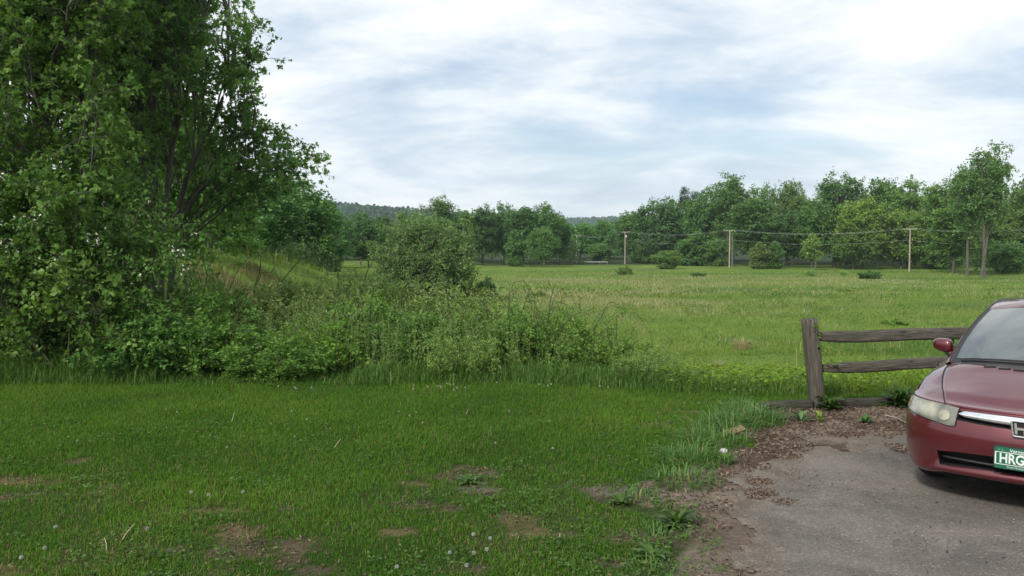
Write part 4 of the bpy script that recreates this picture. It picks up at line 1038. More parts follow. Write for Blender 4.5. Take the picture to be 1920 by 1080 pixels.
fb = G(1536, 764); fd = norm(np.array([1.98, .42, 0])); fb2 = fb + fd * 2.95
fo = link('rail_fence', None, None, 'weathered grey split-rail fence with a leaning post and two rails', 'fence', loc=fb)
ptop = P(1517, 598, fb[1] - .02)
beam_part('post', fb + [0, 0, -.2], ptop, .080, .095, 3, fo, M_wood, up=(0, 1, 0), n=16, wob=.008)
beam_part('post', fb2 + [0, 0, -.2], fb2 + [.02, 0, 1.02], .078, .085, 4, fo, M_wood, up=(0, 1, 0), n=16, wob=.008)
ra = P(1528, 631, fb[1] - .01); rb = P(1600, 690, fb[1])
r1 = P(1810, 624, fb[1] + fd[1] * 1.95); ext = (r1 - ra); r1 = ra + ext * 1.5
beam_part('rail', ra, r1, .045, .072, 11, fo, M_wood, wob=.018, taper=.3)
la = P(1542, 691, fb[1] - .01); l1 = P(1775, 678, fb[1] + fd[1] * 1.7); l1 = la + (l1 - la) * 1.72
beam_part('rail', la, l1, .05, .066, 12, fo, M_wood, wob=.02, taper=.3)
# creeper leaves on the post
rg = np.random.default_rng(71)
cl = [P(px, py, fb[1] - .12 + rg.uniform(-.02, .02)) for px, py in [(1531, 612), (1533, 618), (1535, 625), (1531, 622), (1537, 629), (1540, 654), (1542, 651), (1535, 615), (1529, 607), (1533, 632), (1538, 648)] for _ in (0, 1, 2)]
cl += [P(px, 680 + rg.uniform(-3, 2), fb[1] - .08) for px in rg.uniform(1545, 1572, 14)]
cl = np.array(cl) + rg.normal(0, .012, (len(cl), 3))
V, Q = leafquads(rg, cl, unit(rg, len(cl)), rg.uniform(.025, .05, len(cl)), .42)
vv = Acc(); vv.add(V, Q, np.repeat(rg.uniform(.2, .7, len(cl)), 4))
vp = np.array([P(px, py, fb[1] - .10) for px, py in [(1548, 755), (1545, 720), (1541, 690), (1540, 655), (1536, 630), (1530, 606)]])
vv.add(*tubes(vp, np.full(6, .003), 4))
link('creeper', vv.mesh('creeper', M_leaf_bush), None, 'small creeper with dark leaves climbing the leaning fence post', 'vine')

for i, (a_, b_, lb) in enumerate([((1432, 772), (1524, 768), 'dark edging timber on the ground left of the fence post'), ((1560, 768), (1712, 759), 'dark edging timber on the ground right of the fence post')]):
    p0 = G(*a_) + [0, .07, .045]; p1 = G(*b_) + [0, .07, .045]
    o = beam_part('edging_timber', p0, p1, .06, .06, 21 + i, None, M_timber, wob=.012); tag(o, lb, 'timber', 'edging timbers')

# ------------------------------------------------------------------ utility poles and wires
M_pole = barkmat('pole_wood', (.26, .22, .17), (.42, .37, .30), 2)
M_pole_dk = barkmat('old_pole_wood', (.12, .10, .085), (.22, .19, .16), 2)
M_metal = plain('galvanised', (.45, .46, .46), .5, .6)
M_wire = plain('wire', (.30, .32, .31), .5)
M_glass_ins = plain('insulator', (.5, .5, .48), .3)
POLES = []
for px, top, base, label, extra in [(1706, 428, 509, 'nearest utility pole, pale and sunlit, above the fence', 0), (1368, 431, 502, 'second utility pole with a double pole and dark foot before the tall cottonwood', 1),
                                    (1172, 434, 484, 'third utility pole with a grey transformer, rising from the thicket', 2), (1081, 441, 476, 'farthest utility pole, short and pale in the distant gap', 3), (2085, 412, 533, 'utility pole outside the picture to the right', 4)]:
    D = {0: 184., 1: 218., 2: 258., 3: 276., 4: 125.}[extra]; b_ = P(px, 460, D); zb = zt(b_[0], D); H = P(px, top, D)[2] - zb
    o = link('utility_pole', None, None, label, 'utility pole', 'utility poles across the meadow', loc=(b_[0], D, zb))
    s = np.linspace(0, 1, 6)[:, None]; wv_ = Acc(); wv_.add(*tubes(np.array([[0, 0, -.5]]) * (1 - s) + np.array([[0, 0, H]]) * s, .19 - .07 * s[:, 0], 8))
    link('post', wv_.mesh('post', M_pole, True), o)
    ca = Acc(); dirx = norm(np.array([.25, 1.0])) ; arm = np.array([dirx[1], -dirx[0]]) * 1.25
    for sgn in (1,):
        pts = np.array([[-arm[0], -arm[1], H - .25], [arm[0], arm[1], H - .25]]); ca.add(*tubes(pts, np.full(2, .075), 4))
    link('crossarm', ca.mesh('crossarm', M_pole), o)
    for f_ in (-1, -.45, .5, 1):
        ins = Acc(); q_ = np.array([arm[0] * f_, arm[1] * f_, H - .25]); ins.add(*tubes(np.array([q_, q_ + [0, 0, .12], q_ + [0, 0, .26]]), np.array([.03, .07, .05]), 6)); link('insulator', ins.mesh('insulator', M_glass_ins, True), o)
    if extra == 2:
        tr = Acc(); tr.add(*tubes(np.array([[.35, -.1, H - 2.2], [.35, -.1, H - 2.15], [.35, -.1, H - 1.2], [.35, -.1, H - 1.15]]), np.array([.02, .26, .26, .05]), 10)); link('transformer', tr.mesh('transformer', M_metal, True), o)
    if extra == 1:
        st_ = Acc(); st_.add(*tubes(np.array([[.9, .6, -.4], [.85, .6, H - .8]]), np.array([.17, .12]), 8)); link('stub_post', st_.mesh('stub_post', M_pole_dk, True), o)
    POLES.append((np.array([b_[0], D, zb + H]), arm))
order = [4, 0, 1, 2, 3]
sp_names = ['right of the nearest pole', 'between the nearest and the second pole', 'between the second and the third pole', 'between the third and the farthest pole']
for k in range(4):
    (a_, aa), (b_, ba) = POLES[order[k]], POLES[order[k + 1]]
    for j, (f_, dz, sag, rad, wl) in enumerate([(-.95, 0, 1.2, .012, 'outer upper power wire'), (.5, 0, 1.3, .012, 'middle upper power wire'), (1, .0, 1.15, .012, 'inner upper power wire'), (0, -2.6, 1.1, .018, 'lower telephone cable')]):
        p0 = a_ + np.array([aa[0] * f_, aa[1] * f_, dz]); p1 = b_ + np.array([ba[0] * f_, ba[1] * f_, dz]); s = np.linspace(0, 1, 24)[:, None]
        pl = p0 * (1 - s) + p1 * s; pl[:, 2] -= (4 * s * (1 - s))[:, 0] * sag
        w_ = Acc(); w_.add(*tubes(pl, np.full(24, rad), 4)); link('power_wire' if dz == 0 else 'telephone_cable', w_.mesh('wire', M_wire, True), None, wl + ' ' + sp_names[k], 'wire', 'wires on the utility poles')
# guard rail glimpsed by the road in the gap
ga, gb_ = P(1096, 487, 250), P(1140, 487, 247); gz = zt(ga[0], 250)
go = link('guard_rail', None, None, 'short pale guard rail far off at the meadow edge in the gap', 'guard rail', loc=(ga[0], 250, gz))
dv = np.array([gb_[0] - ga[0], -3., 0]); bar = Acc()
for dz in (.62, .78): bar.add(*tubes(np.array([[0, 0, dz + .2], dv + [0, 0, dz + .2]]), np.full(2, .07), 6))
link('rail', bar.mesh('rail', plain('pale_metal', (.30, .31, .30), .5)), go)
for k in range(4):
    p_ = Acc(); q_ = dv * (k / 3 * .96 + .02); p_.add(*tubes(np.array([q_ + [0, .1, -.3], q_ + [0, .1, .95]]), np.full(2, .08), 5)); link('post', p_.mesh('post', M_pole_dk), go)

# ------------------------------------------------------------------ dandelions, dry stalks, weeds, small finds
def dandelion_proto(seed):
    rg = np.random.default_rng(seed); a = Acc(); h = rg.uniform(.10, .17); s = np.linspace(0, 1, 6)[:, None]
    tip = np.array([[rg.normal(0, .03), rg.normal(0, .03), h]]); pl = tip * s + np.array([[0, 0, .0]]); pl[:, 0] += .02 * np.sin(s[:, 0] * 3)
    a.add(*tubes(pl, np.full(6, .002), 4)); sm = a.mesh('stem', M_tall, True)
    c_ = pl[-1]; u = unit(rg, 130); V, Q = leafquads(rg, c_ + u * .006, u, np.full(130, .0155), .10)
    V2, Q2 = leafquads(rg, np.repeat(c_[None] + 0 * u[:60], 1, 0) + u[:60] * .0165, np.cross(u[:60], unit(rg, 60)), np.full(60, .011), .4)
    return sm, mesh_np('seed_head', np.concatenate([V, V2]), np.concatenate([Q, Q2 + len(V)]), M_puff)
DP = [dandelion_proto(s_) for s_ in (301, 302, 303, 304)]
rg = np.random.default_rng(305)
dl = [(888, 1013), (917, 1018), (905, 1040), (878, 1048), (851, 1050), (743, 1076), (862, 1079), (381, 933), (360, 930), (104, 998), (80, 1047), (35, 1053), (290, 1000), (455, 935)]
dm = [(797, 788), (780, 770), (770, 775), (742, 770), (560, 818), (545, 766), (575, 782), (933, 827), (1034, 838), (950, 770), (330, 768), (310, 767), (150, 825), (430, 838), (1285, 742 + 8), (1310, 752)]
de = [(x_, rg.uniform(716, 727)) for x_ in np.concatenate([rg.uniform(770, 880, 12), rg.uniform(520, 760, 4), rg.uniform(880, 1260, 6), rg.uniform(1260, 1600, 7)])]
for lst, lab, grp, sc in [(dl, 'white dandelion seed head on a short stalk in the patchy lawn nearest the viewer', 'dandelions in the near lawn', .62), (dm, 'white dandelion seed head standing in the middle of the green lawn', 'dandelions in the middle of the lawn', .5), (de, 'white dandelion seed head at the line where lawn meets tall grass', 'dandelions along the tall grass', .6)]:
    for px, py in lst:
        g_ = G(px, py + 14); sm, hm = DP[int(rg.integers(4))]
        o = link('dandelion', None, None, lab, 'dandelion', grp, loc=(g_[0], g_[1], zt(g_[0], g_[1])), rz=rg.uniform(0, 6.28)); o.scale = (sc,) * 3
        link('stem', sm, o); link('seed_head', hm, o)
for px0, py0, px1, py1, lb in [(222, 1020, 252, 982, 'long pale dry grass stalk slanting to the right in the near lawn'), (200, 1036, 196, 1008, 'short pale dry stalk standing upright beside the long slanting one'), (624, 842, 640, 822, 'thin dry stalk tilted in the middle of the lawn'),
                               (433, 794, 440, 772, 'thin dry stalk in the upper left lawn'), (870, 786, 878, 768, 'thin dry stalk near the tall grass, right of the middle'), (1047, 1018, 1050, 1000, 'dry stalk beside the straw-coloured patch')]:
    a_ = G(px0, py0); b_ = P(px1, py1, a_[1] + .03); w_ = Acc(); mid = (a_ + b_) / 2 + [.004, 0, .01]
    w_.add(*tubes(np.array([a_ - [0, 0, .01], mid, b_]), np.array([.0035, .003, .0018]), 5)); link('dry_stalk', w_.mesh('dry_stalk', plain('straw', (.42, .36, .24), .8), True), None, lb, 'grass stalk', 'dry stalks in the lawn')

def broadleaf(name, label, px, py, r, n, ls, mat, seed, color=(1, 1, 1), hgt=.5, group=None, wid=.22):
    rg = np.random.default_rng(seed); g_ = G(px, py); A = np.zeros((n, 3)); a = rg.uniform(0, 6.28, n); L = r * rg.uniform(.5, 1.1, n)
    up = rg.uniform(.15, 1, n) * hgt; V = []; Fq = []; tn = []; k = 5
    for i in range(n):
        d = np.array([math.cos(a[i]), math.sin(a[i]), 0]); s_ = np.array([-d[1], d[0], 0]); t_ = np.linspace(0, 1, k)
        spine = d * (t_[:, None] * L[i]) + np.array([0, 0, 1]) * ((t_ * up[i] * 1.6 - t_ ** 2 * up[i] * 1.1) * r * 2)[:, None]
        w_ = wid * ls * np.sin(np.clip(t_ * .93 + .07, 0, 1) * np.pi) ** .8; base_ = i * k * 3
        V += list(np.stack([spine - s_ * w_[:, None] + [0, 0, .1 * ls * wid], spine, spine + s_ * w_[:, None] + [0, 0, .1 * ls * wid]], 1).reshape(-1, 3))
        for q in range(k - 1):
            for c_ in (0, 1): Fq.append([base_ + q * 3 + c_, base_ + q * 3 + c_ + 1, base_ + q * 3 + c_ + 4, base_ + q * 3 + c_ + 3])
        tn += [float(np.clip(rg.normal(.5, .2), 0, 1))] * (k * 3)
    link(name, mesh_np(name, np.array(V), np.array(Fq), mat, {'tint': np.array(tn)}, True), None, label, 'weed', group, loc=(g_[0], g_[1], .0 if not inside(DRIVE, [g_[0]], [g_[1]])[0] else .012), color=color)

W1 = 'weeds on the parking edge'
broadleaf('dock_weed', 'broad-leaved dock weed beside the bare dirt at the near parking edge', 1268, 985, .19, 26, .20, M_leaf_bush, 401, (.6, .62, .6), .55, W1, .10)
broadleaf('dandelion_plant', 'small leafy rosette in the mulch near the white stone', 1362, 868, .11, 14, .12, M_leaf_bush, 402, (1, 1.05, .95), .6, W1, .2)
broadleaf('plantain_weed', 'low leafy weed between the lawn and the tall grass clump', 1165, 945, .13, 16, .16, M_leaf_bush, 403, (.65, .68, .6), .5, W1, .10)
broadleaf('thistle_weed', 'spiky weed against the edging timber left of the fence post', 1502, 790, .15, 18, .14, M_blue, 404, (1, 1, 1), .8, W1, .16)
broadleaf('thistle_weed', 'small green weed alone in the mulch right of the fence post', 1622, 794, .12, 18, .12, M_blue, 405, (.85, .9, .8), .7, W1, .16)
broadleaf('burdock_plant', 'dark leafy plant at the end of the edging timber beside the car', 1688, 763, .28, 80, .12, M_leaf_bush, 406, (.5, .58, .58), .75, W1, .17)
broadleaf('burdock_plant', 'leafy plant growing round the foot of the fence post', 1556, 769, .2, 60, .09, M_leaf_bush, 407, (.5, .56, .5), .75, W1, .2)
broadleaf('seedling', 'bright yellow-green sprout in front of the fence post', 1538, 792, .09, 12, .09, M_weed, 408, (1.3, 1.3, .8), 1.2, W1, .2)
broadleaf('dandelion_plant', 'leafy rosette at the bottom edge of the lawn near the dirt', 1225, 1050, .16, 20, .18, M_leaf_bush, 409, (.6, .64, .58), .45, W1, .10)
broadleaf('dandelion_plant', 'flat dark rosette in the bare lawn patch', 880, 905, .14, 20, .15, M_leaf_bush, 410, (.6, .66, .6), .35, W1, .14)

def clump(label, px, py, n, r, h, seed, color=(1, 1, 1)):
    rg = np.random.default_rng(seed); g_ = G(px, py); rr = r * rg.uniform(0, 1, n) ** .6; a = rg.uniform(0, 6.28, n)
    pos = np.stack([rr * np.cos(a), rr * np.sin(a), 0 * a - .01], 1); hh = .72 * h * rg.uniform(.45, 1.15, n) * (1.1 - .4 * rr / r)
    n_ = int(n * .5); pos, hh, a, n = pos[:n_], (hh * np.where(rg.uniform(0, 1, n) < .25, 1.25, .85))[:n_], a[:n_], n_
    V, T_ = blades(rg, pos, hh, rg.uniform(.006, .012, n), 1.2, a + rg.normal(0, .9, n))
    tn = np.clip(rg.normal(.5, .17, n), 0, .92); tn = np.where(rg.uniform(0, 1, n) < .03, 1, tn)
    link('grass_clump', mesh_np('grass_clump', V, T_, M_blue, {'tint': np.repeat(tn, 5)}), None, label, 'grass clump', 'tall grass clumps along the parking edge', loc=(g_[0], g_[1], 0), color=(color[0], color[1], color[2] * .75))
for a_ in [('nearest tall grass clump, low at the corner of dirt and lawn', 1282, 905, 520, .30, .24, 501), ('bluish grass clump left of the white stone', 1300, 866, 700, .32, .33, 502), ('bluish grass clump leaning over the mulch above the white stone', 1335, 830, 700, .34, .38, 503),
           ('grass clump with arching blades between stone and timber', 1368, 803, 600, .34, .36, 504), ('dense arching grass clump at the left end of the edging timber', 1412, 792, 800, .36, .40, 505), ('small grass clump in front of the left edging timber', 1440, 790, 300, .22, .26, 506),
           ('sparse grass clump at the inner edge of the lawn behind the others', 1400, 770, 300, .25, .28, 507), ('thin grass tuft in the dirt below the dock weed', 1240, 1010, 200, .2, .14, 508), ('yellowish grass tuft between dirt patches left of the dock weed', 1195, 935, 220, .18, .16, 509), ('little tuft at the bottom edge beside the asphalt', 1230, 1075, 260, .2, .15, 510)]:
    clump(*a_)

def rock(name, label, cat, px, py, s, seed, mat, sq=(1, 1, .7)):
    bm = bmesh.new(); bmesh.ops.create_icosphere(bm, subdivisions=3, radius=1); rg = np.random.default_rng(seed); o3 = rg.uniform(0, 9, 3)
    for v in bm.verts:
        k = 1 + .35 * (fbm(np.array([v.co.x * 1.5 + o3[0]]), np.array([v.co.y * 1.5 + v.co.z + o3[1]]), seed, 3)[0] - .5)
        v.co = Vector((v.co.x * k * sq[0], v.co.y * k * sq[1], v.co.z * k * sq[2])) * s
    me = bpy.data.meshes.new(name); bm.to_mesh(me); bm.free(); me.materials.append(mat)
    for p_ in me.polygons: p_.use_smooth = True
    g_ = G(px, py); link(name, me, None, label, cat, loc=(g_[0], g_[1], s * sq[2] * .7))
rock('stone', 'small white stone lying in the mulch beside the tall grass', 'stone', 1356, 850, .034, 5, plain('white_stone', (.62, .58, .62), .7), (1.2, .9, .85))
def stick(name, label, pts, r, mat=None):
    w_ = Acc(); pts = np.array(pts); w_.add(*tubes(pts, np.linspace(r, r * .5, len(pts)), 6)); link(name, w_.mesh(name, mat or M_twig, True), None, label, 'stick')
stick('stick', 'dark stick poking up out of the tall grass clumps', [G(1352, 812), P(1345, 795, 8.3) , P(1339, 782, 8.3)], .012)
stick('stick', 'thin pale twig lying across the mulch right of the car edge weeds', [G(1660, 782) + [0, 0, .02], G(1680, 786) + [0, 0, .02], G(1702, 797) + [0, 0, .02]], .008, plain('pale_twig', (.3, .25, .19), .8))
stick('stick', 'brown twig lying on the mulch above the bare dirt', [G(1395, 835) + [0, 0, .02], G(1420, 828) + [0, 0, .025], G(1450, 822) + [0, 0, .02]], .006)
pb = G(1378, 818); V, Fc = beam(.26, .045, .012, 55, n=6); po = link('wood_scrap', mesh_np('wood_scrap', V, Fc, plain('tan_wood', (.22, .15, .09), .8)), None, 'flat tan piece of wood half buried beside the grass clumps', 'wood scrap', loc=(pb[0] - .1, pb[1], .035)); po.rotation_euler = (.35, -.1, .55)

# ------------------------------------------------------------------ the car
def herm(xp, yp):
    xp = np.asarray(xp, float); yp = np.asarray(yp, float); d = np.diff(yp, axis=0) / (np.diff(xp) if yp.ndim == 1 else np.diff(xp)[:, None])
    m = np.zeros_like(yp); m[0] = d[0]; m[-1] = d[-1]; s = d[:-1] * d[1:]
    m[1:-1] = np.where(s > 0, 2 * s / np.where(np.abs(d[:-1] + d[1:]) < 1e-9, 1, d[:-1] + d[1:]), 0) if yp.ndim == 1 else (d[:-1] + d[1:]) / 2
    def f(x):
        x = np.clip(np.asarray(x, float), xp[0], xp[-1]); i = np.clip(np.searchsorted(xp, x, 'right') - 1, 0, len(xp) - 2)
        h = xp[i + 1] - xp[i]; t = (x - xp[i]) / h
        if yp.ndim > 1: h = h[..., None]; t = t[..., None]
        return (2 * t ** 3 - 3 * t ** 2 + 1) * yp[i] + (t ** 3 - 2 * t ** 2 + t) * h * m[i] + (-2 * t ** 3 + 3 * t ** 2) * yp[i + 1] + (t ** 3 - t ** 2) * h * m[i + 1]
    return f


TP = [0, .3, .48, .63, .8, 1]
ROWS = [([.245, .24, .235, .225, .19, .155], .10, .80), ([.264, .258, .25, .24, .21, .19], .060, .835), ([.291, .285, .28, .268, .245, .225], .055, .855),
        ([.318, .31, .297, .282, .27, .26], .078, .866), ([.438, .43, .42, .40, .395, .38], .014, .877), ([.48] * 6, .004, .878), ([.53] * 6, .0, .877), ([.585] * 6, .008, .875),
        ([.638, .645, .652, .645, .635, .635], .030, .872), ([.725, .722, .716, .706, .70, .70], .078, .862), ([.738, .738, .738, .740, .742, .745], .105, .848)]
ZF = [herm(TP, r[0]) for r in ROWS]; UIN = np.array([r[1] for r in ROWS]); WK = np.array([r[2] for r in ROWS]); NR = len(ROWS)
DN, DD = 2.4, .60


def corner(t): return DD * (1 - (1 - np.clip(t, 0, 1) ** DN) ** (1 / DN))


ze = herm([.0, .6, .75, .95, 1.15, 1.5, 2.5, 3.5, 4.04, 4.5], [.738, .745, .775, .818, .85, .885, .915, .94, .935, .90])
zc = herm([.105, .2, .3, .5, .75, .95, 1.2, 2.4, 3.6, 3.95, 4.2, 4.36, 4.45], [.738, .770, .800, .862, .928, .978, .985, .97, 1.0, 1.035, 1.035, 1.01, .94])
WH = (.95, 3.65)


def bottom(u):
    b = np.full(np.shape(u), .165)
    for c in WH:
        d = .345 ** 2 - (u - c) ** 2
        b = np.where(d > 0, np.maximum(b, .315 + np.sqrt(np.maximum(d, 0))), b)
    return b


def Sf(t, z):
    """front surface point at plan fraction t (0..1) and height z"""
    zr = np.array([f(t) for f in ZF]); u = np.interp(z, zr, UIN) + corner(t); v = t * np.interp(z, zr, WK)
    return np.array([u, v, z])


def top_z(u, v):
    t = np.clip(np.abs(v) / WK[-1], 0, 1); p = np.interp(u, [.3, .5, .8, 1.1, 3.5, 4.2], [2, 2.3, 3.6, 4.4, 4.4, 3])
    zz = zc(u) - (zc(u) - ze(u)) * t ** p
    uf = UIN[-1] + corner(t); w = np.clip((u - uf) / .22, 0, 1); w = w * w * (3 - 2 * w)
    return ZF[-1](t) * (1 - w) + zz * w


car_pos = np.array([3.54, 5.69, .012]); car_rz = R(90 - 40.4)
car = link('parked_car', None, None, 'dark red four-door saloon parked nose-out at the right side, with hazy headlights', 'car', loc=car_pos, rz=car_rz)
pm, t, b, _ = material('faded_maroon_paint')
tc = t.new('ShaderNodeTexCoord'); n = t.noise(3, 4, .6, tc.outputs['Object']); n3 = t.noise(14, 5, .7, tc.outputs['Object'])
t.lk(t.ramp(n, [(.3, (.095, .009, .015)), (.7, (.115, .014, .021))]), b.inputs['Base Color'])
b.inputs['Metallic'].default_value = .4; b.inputs['Roughness'].default_value = .42; b.inputs['Coat Weight'].default_value = 1; b.inputs['Specular IOR Level'].default_value = .5
t.lk(t.ramp(n3, [(.3, .03), (.75, .13)]), b.inputs['Coat Roughness'])
M_paint = pm
M_black = plain('black_plastic', (.020, .020, .021), .5)
M_seam = plain('dark_gap', (.006, .006, .006), .8)
M_chrome = plain('chrome', (.86, .87, .88), .12, .8)
M_rubber = plain('tyre_rubber', (.018, .018, .018), .85)
M_alloy = plain('alloy', (.4, .4, .41), .35, .8)
gm_, t, b, _ = material('window_glass'); b.inputs['Base Color'].default_value = (.012, .016, .016, 1); b.inputs['Roughness'].default_value = .04; b.inputs['Specular IOR Level'].default_value = .8
M_glass = gm_
gm_, t, b, out = material('windscreen_painted_sheen'); b.inputs['Base Color'].default_value = (.10, .12, .12, 1); b.inputs['Roughness'].default_value = .12; b.inputs['IOR'].default_value = 1.75
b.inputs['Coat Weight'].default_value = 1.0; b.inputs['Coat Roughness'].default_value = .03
tc = t.new('ShaderNodeTexCoord'); n = t.noise(2.2, 5, .65, tc.outputs['Object'], .5); t.lk(t.ramp(n, [(.3, (.045, .056, .056)), (.7, (.105, .12, .116))]), b.inputs['Base Color'])  # mottled grey base colour stands in for sky reflected in the glass
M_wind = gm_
hm_, t, b, _ = material('hazy_lens'); tc = t.new('ShaderNodeTexCoord'); n = t.noise(14, 5, .65, tc.outputs['Object']); at = t.new('ShaderNodeAttribute', attribute_name='tint')
cc = t.ramp(at.outputs['Fac'], [(.0, (.075, .078, .062)), (.45, (.20, .20, .16)), (1.0, (.40, .40, .32))])
t.lk(t.mix(1.0, cc, t.ramp(n, [(.3, .72), (.7, 1.2)]), 'MULTIPLY'), b.inputs['Base Color']); b.inputs['Roughness'].default_value = .30; b.inputs['Coat Weight'].default_value = .9; b.inputs['Coat Roughness'].default_value = .07
M_lens = hm_
M_proj = plain('yellowed_projector', (.30, .29, .215), .25, 0, .8)
M_amber = plain('amber', (.25, .17, .09), .35, 0, .5)


def grid_mesh(name, Pg, mat, parent, off=0.0, flip=False, smooth=True, closed=False):
    """Pg (a,b,3) grid of points"""
    Pg = np.asarray(Pg, float); a, b_ = Pg.shape[:2]
    if off:
        nrm = norm(np.cross(np.gradient(Pg, axis=0), np.gradient(Pg, axis=1))) * (-1 if flip else 1); Pg = Pg + nrm * off
    i, j = np.meshgrid(np.arange(a - 1), np.arange(b_ - 1), indexing='ij'); q = (i * b_ + j)
    Q = np.stack([q, q + b_, q + b_ + 1, q + 1], -1).reshape(-1, 4)
    if flip: Q = Q[:, ::-1]
    return link(name, mesh_np(name, Pg.reshape(-1, 3), Q, mat, None, smooth), parent)


# shell ---------------------------------------------------------------
TF = np.array([0, .08, .16, .24, .32, .40, .48, .555, .63, .70, .76, .81, .85, .885, .915, .94, .96, .976, .988, .996, 1.0])
SU = np.array([.70, .74, .78, .83, .89, .95, 1.01, 1.07, 1.13, 1.18, 1.225, 1.26, 1.29, 1.32, 1.42, 1.6, 1.85, 2.1, 2.4, 2.7, 3.0, 3.2, 3.28, 3.32, 3.36, 3.42, 3.5, 3.58, 3.65, 3.72, 3.8, 3.88, 3.94, 3.98, 4.01])
frac1 = np.array([(f(1.0) - .155) / (.745 - .155) for f in ZF])
def half_ring(k):
    f = np.stack([UIN[k] + corner(TF), TF * WK[k], ZF[k](TF)], 1)
    bt = bottom(SU); zz = bt + frac1[k] * (ze(SU) - bt)
    wv = WK[k] + (WK[-2] - WK[k]) * np.clip((bt - .165) / .3, 0, 1) * (1 - frac1[k])
    s = np.stack([SU, np.full(len(SU), 0) + wv, zz], 1)
    tr = TF[::-1]; ur = 4.49 - UIN[k] * .9 - .42 / DD * corner(tr); zr = .2 + frac1[k] * (.925 - .2)
    r = np.stack([ur, tr * WK[k], zr + np.zeros(len(tr))], 1)
    return np.concatenate([f, s, r])
Rg = np.array([half_ring(k) for k in range(NR)])            # rows, stations, 3
NS = Rg.shape[1]; nF = len(TF)
full = np.concatenate([Rg[:, ::-1] * np.array([1, -1, 1]), Rg[:, 1:]], 1)   # driver rear centre ... front centre ... passenger rear centre
nfull = full.shape[1]; c0 = NS - 1
tcol = np.concatenate([-TF[::-1], TF[1:]])                   # columns of the front
def hole(i, j):
    for rows, lim in (((3, 4), .63), ((8, 9), .48)):
        if i == rows[0]:
            jj = j - (c0 - (nF - 1))
            if 0 <= jj < len(tcol) - 1 and abs(tcol[jj]) <= lim + 1e-6 and abs(tcol[jj + 1]) <= lim + 1e-6: return True
    return False
Fc = [[i * nfull + j, i * nfull + j + 1, (i + 1) * nfull + j + 1, (i + 1) * nfull + j] for i in range(NR - 1) for j in range(nfull - 1) if not hole(i, j)]
V = full.reshape(-1, 3)
# top deck: columns t, rows along the length
sidx = np.concatenate([[UIN[-1] + DD], SU, [4.49 - UIN[-1] * .9 - .42]])
sfr = (sidx - sidx[0]) / (sidx[-1] - sidx[0])
tt_, ss_ = np.meshgrid(tcol, sfr, indexing='xy')             # rows s, cols t
uf_ = UIN[-1] + corner(np.abs(tt_)); ur_ = 4.49 - UIN[-1] * .9 - .42 / DD * corner(np.abs(tt_))
uu_ = uf_ + ss_ * (ur_ - uf_); vv_ = tt_ * WK[-1]; zz_ = top_z(uu_, vv_)
wr = np.clip((ur_ - uu_) / .15, 0, 1); wr = wr * wr * (3 - 2 * wr); zz_ = .925 * (1 - wr) + zz_ * wr
top = np.stack([uu_, vv_, zz_], -1); nt_ = len(tcol); o_ = len(V)
Ft = [[o_ + i * nt_ + j, o_ + (i + 1) * nt_ + j, o_ + (i + 1) * nt_ + j + 1, o_ + i * nt_ + j + 1] for i in range(len(sfr) - 1) for j in range(nt_ - 1)]
bodyV = np.concatenate([V, top.reshape(-1, 3)])
bm = bmesh.new(); bvs = [bm.verts.new(p_) for p_ in bodyV]
for f_ in Fc + Ft: bm.faces.new([bvs[k] for k in f_])
bmesh.ops.remove_doubles(bm, verts=bm.verts, dist=.0008); bmesh.ops.recalc_face_normals(bm, faces=bm.faces)
me = bpy.data.meshes.new('body'); bm.to_mesh(me); bm.free(); me.materials.append(M_paint)
for p_ in me.polygons: p_.use_smooth = True
link('body', me, car)

# recessed openings
def recess(name, rows, lim, depth, mat, shrink=.97):
    sel = [j for j in range(nfull) if 0 <= j - (c0 - (nF - 1)) < nt_ and abs(tcol[j - (c0 - (nF - 1))]) <= lim + 1e-6]
    lo, hi = full[rows[0]][sel], full[rows[1]][sel]; n_ = len(sel)
    b0_, b1_ = lo + [depth, 0, .004], hi + [depth, 0, -.004]
    V_ = np.concatenate([lo, b0_, b1_, hi]); Q_ = []
    for r_ in range(3):
        for j in range(n_ - 1): Q_.append([r_ * n_ + j, r_ * n_ + j + 1, (r_ + 1) * n_ + j + 1, (r_ + 1) * n_ + j])
    for j in (0, n_ - 1): Q_.append([j, n_ + j, 2 * n_ + j, 3 * n_ + j])
    return link(name, mesh_np(name, V_, np.array(Q_), mat), car)
recess('lower_grille', (3, 4), .63, .10, M_black); recess('upper_grille', (8, 9), .48, .07, M_seam)
tt2 = np.linspace(-.60, .60, 31); sl = Acc(); pl = np.array([Sf(abs(a), .352)*np.array([1, 1, 1]) for a in tt2]); pl[:, 1] *= np.sign(tt2); pl[:, 0] += .045
sl.add(*tubes(pl, np.full(31, .011), 6)); link('grille_slat', sl.mesh('grille_slat', M_black, True), car)
# chrome bar
a_ = np.linspace(-.475, .475, 41); Pg = []
for a in a_:
    k = abs(a) / .475; zc_ = .694 + .006 * k; hh = .028 * (1 - k) ** .35 * .5 + .014; hh *= min(1, (1 - k) * 12 + .25); s0 = Sf(abs(a), zc_)
    Pg.append([[s0[0] - .004 - .020 * math.sin(math.pi * q) + q * .030 - .008, s0[1] * np.sign(a), zc_ + (q - .5) * 2 * hh] for q in np.linspace(0, 1, 9)])
grid_mesh('chrome_bar', Pg, M_chrome, car)
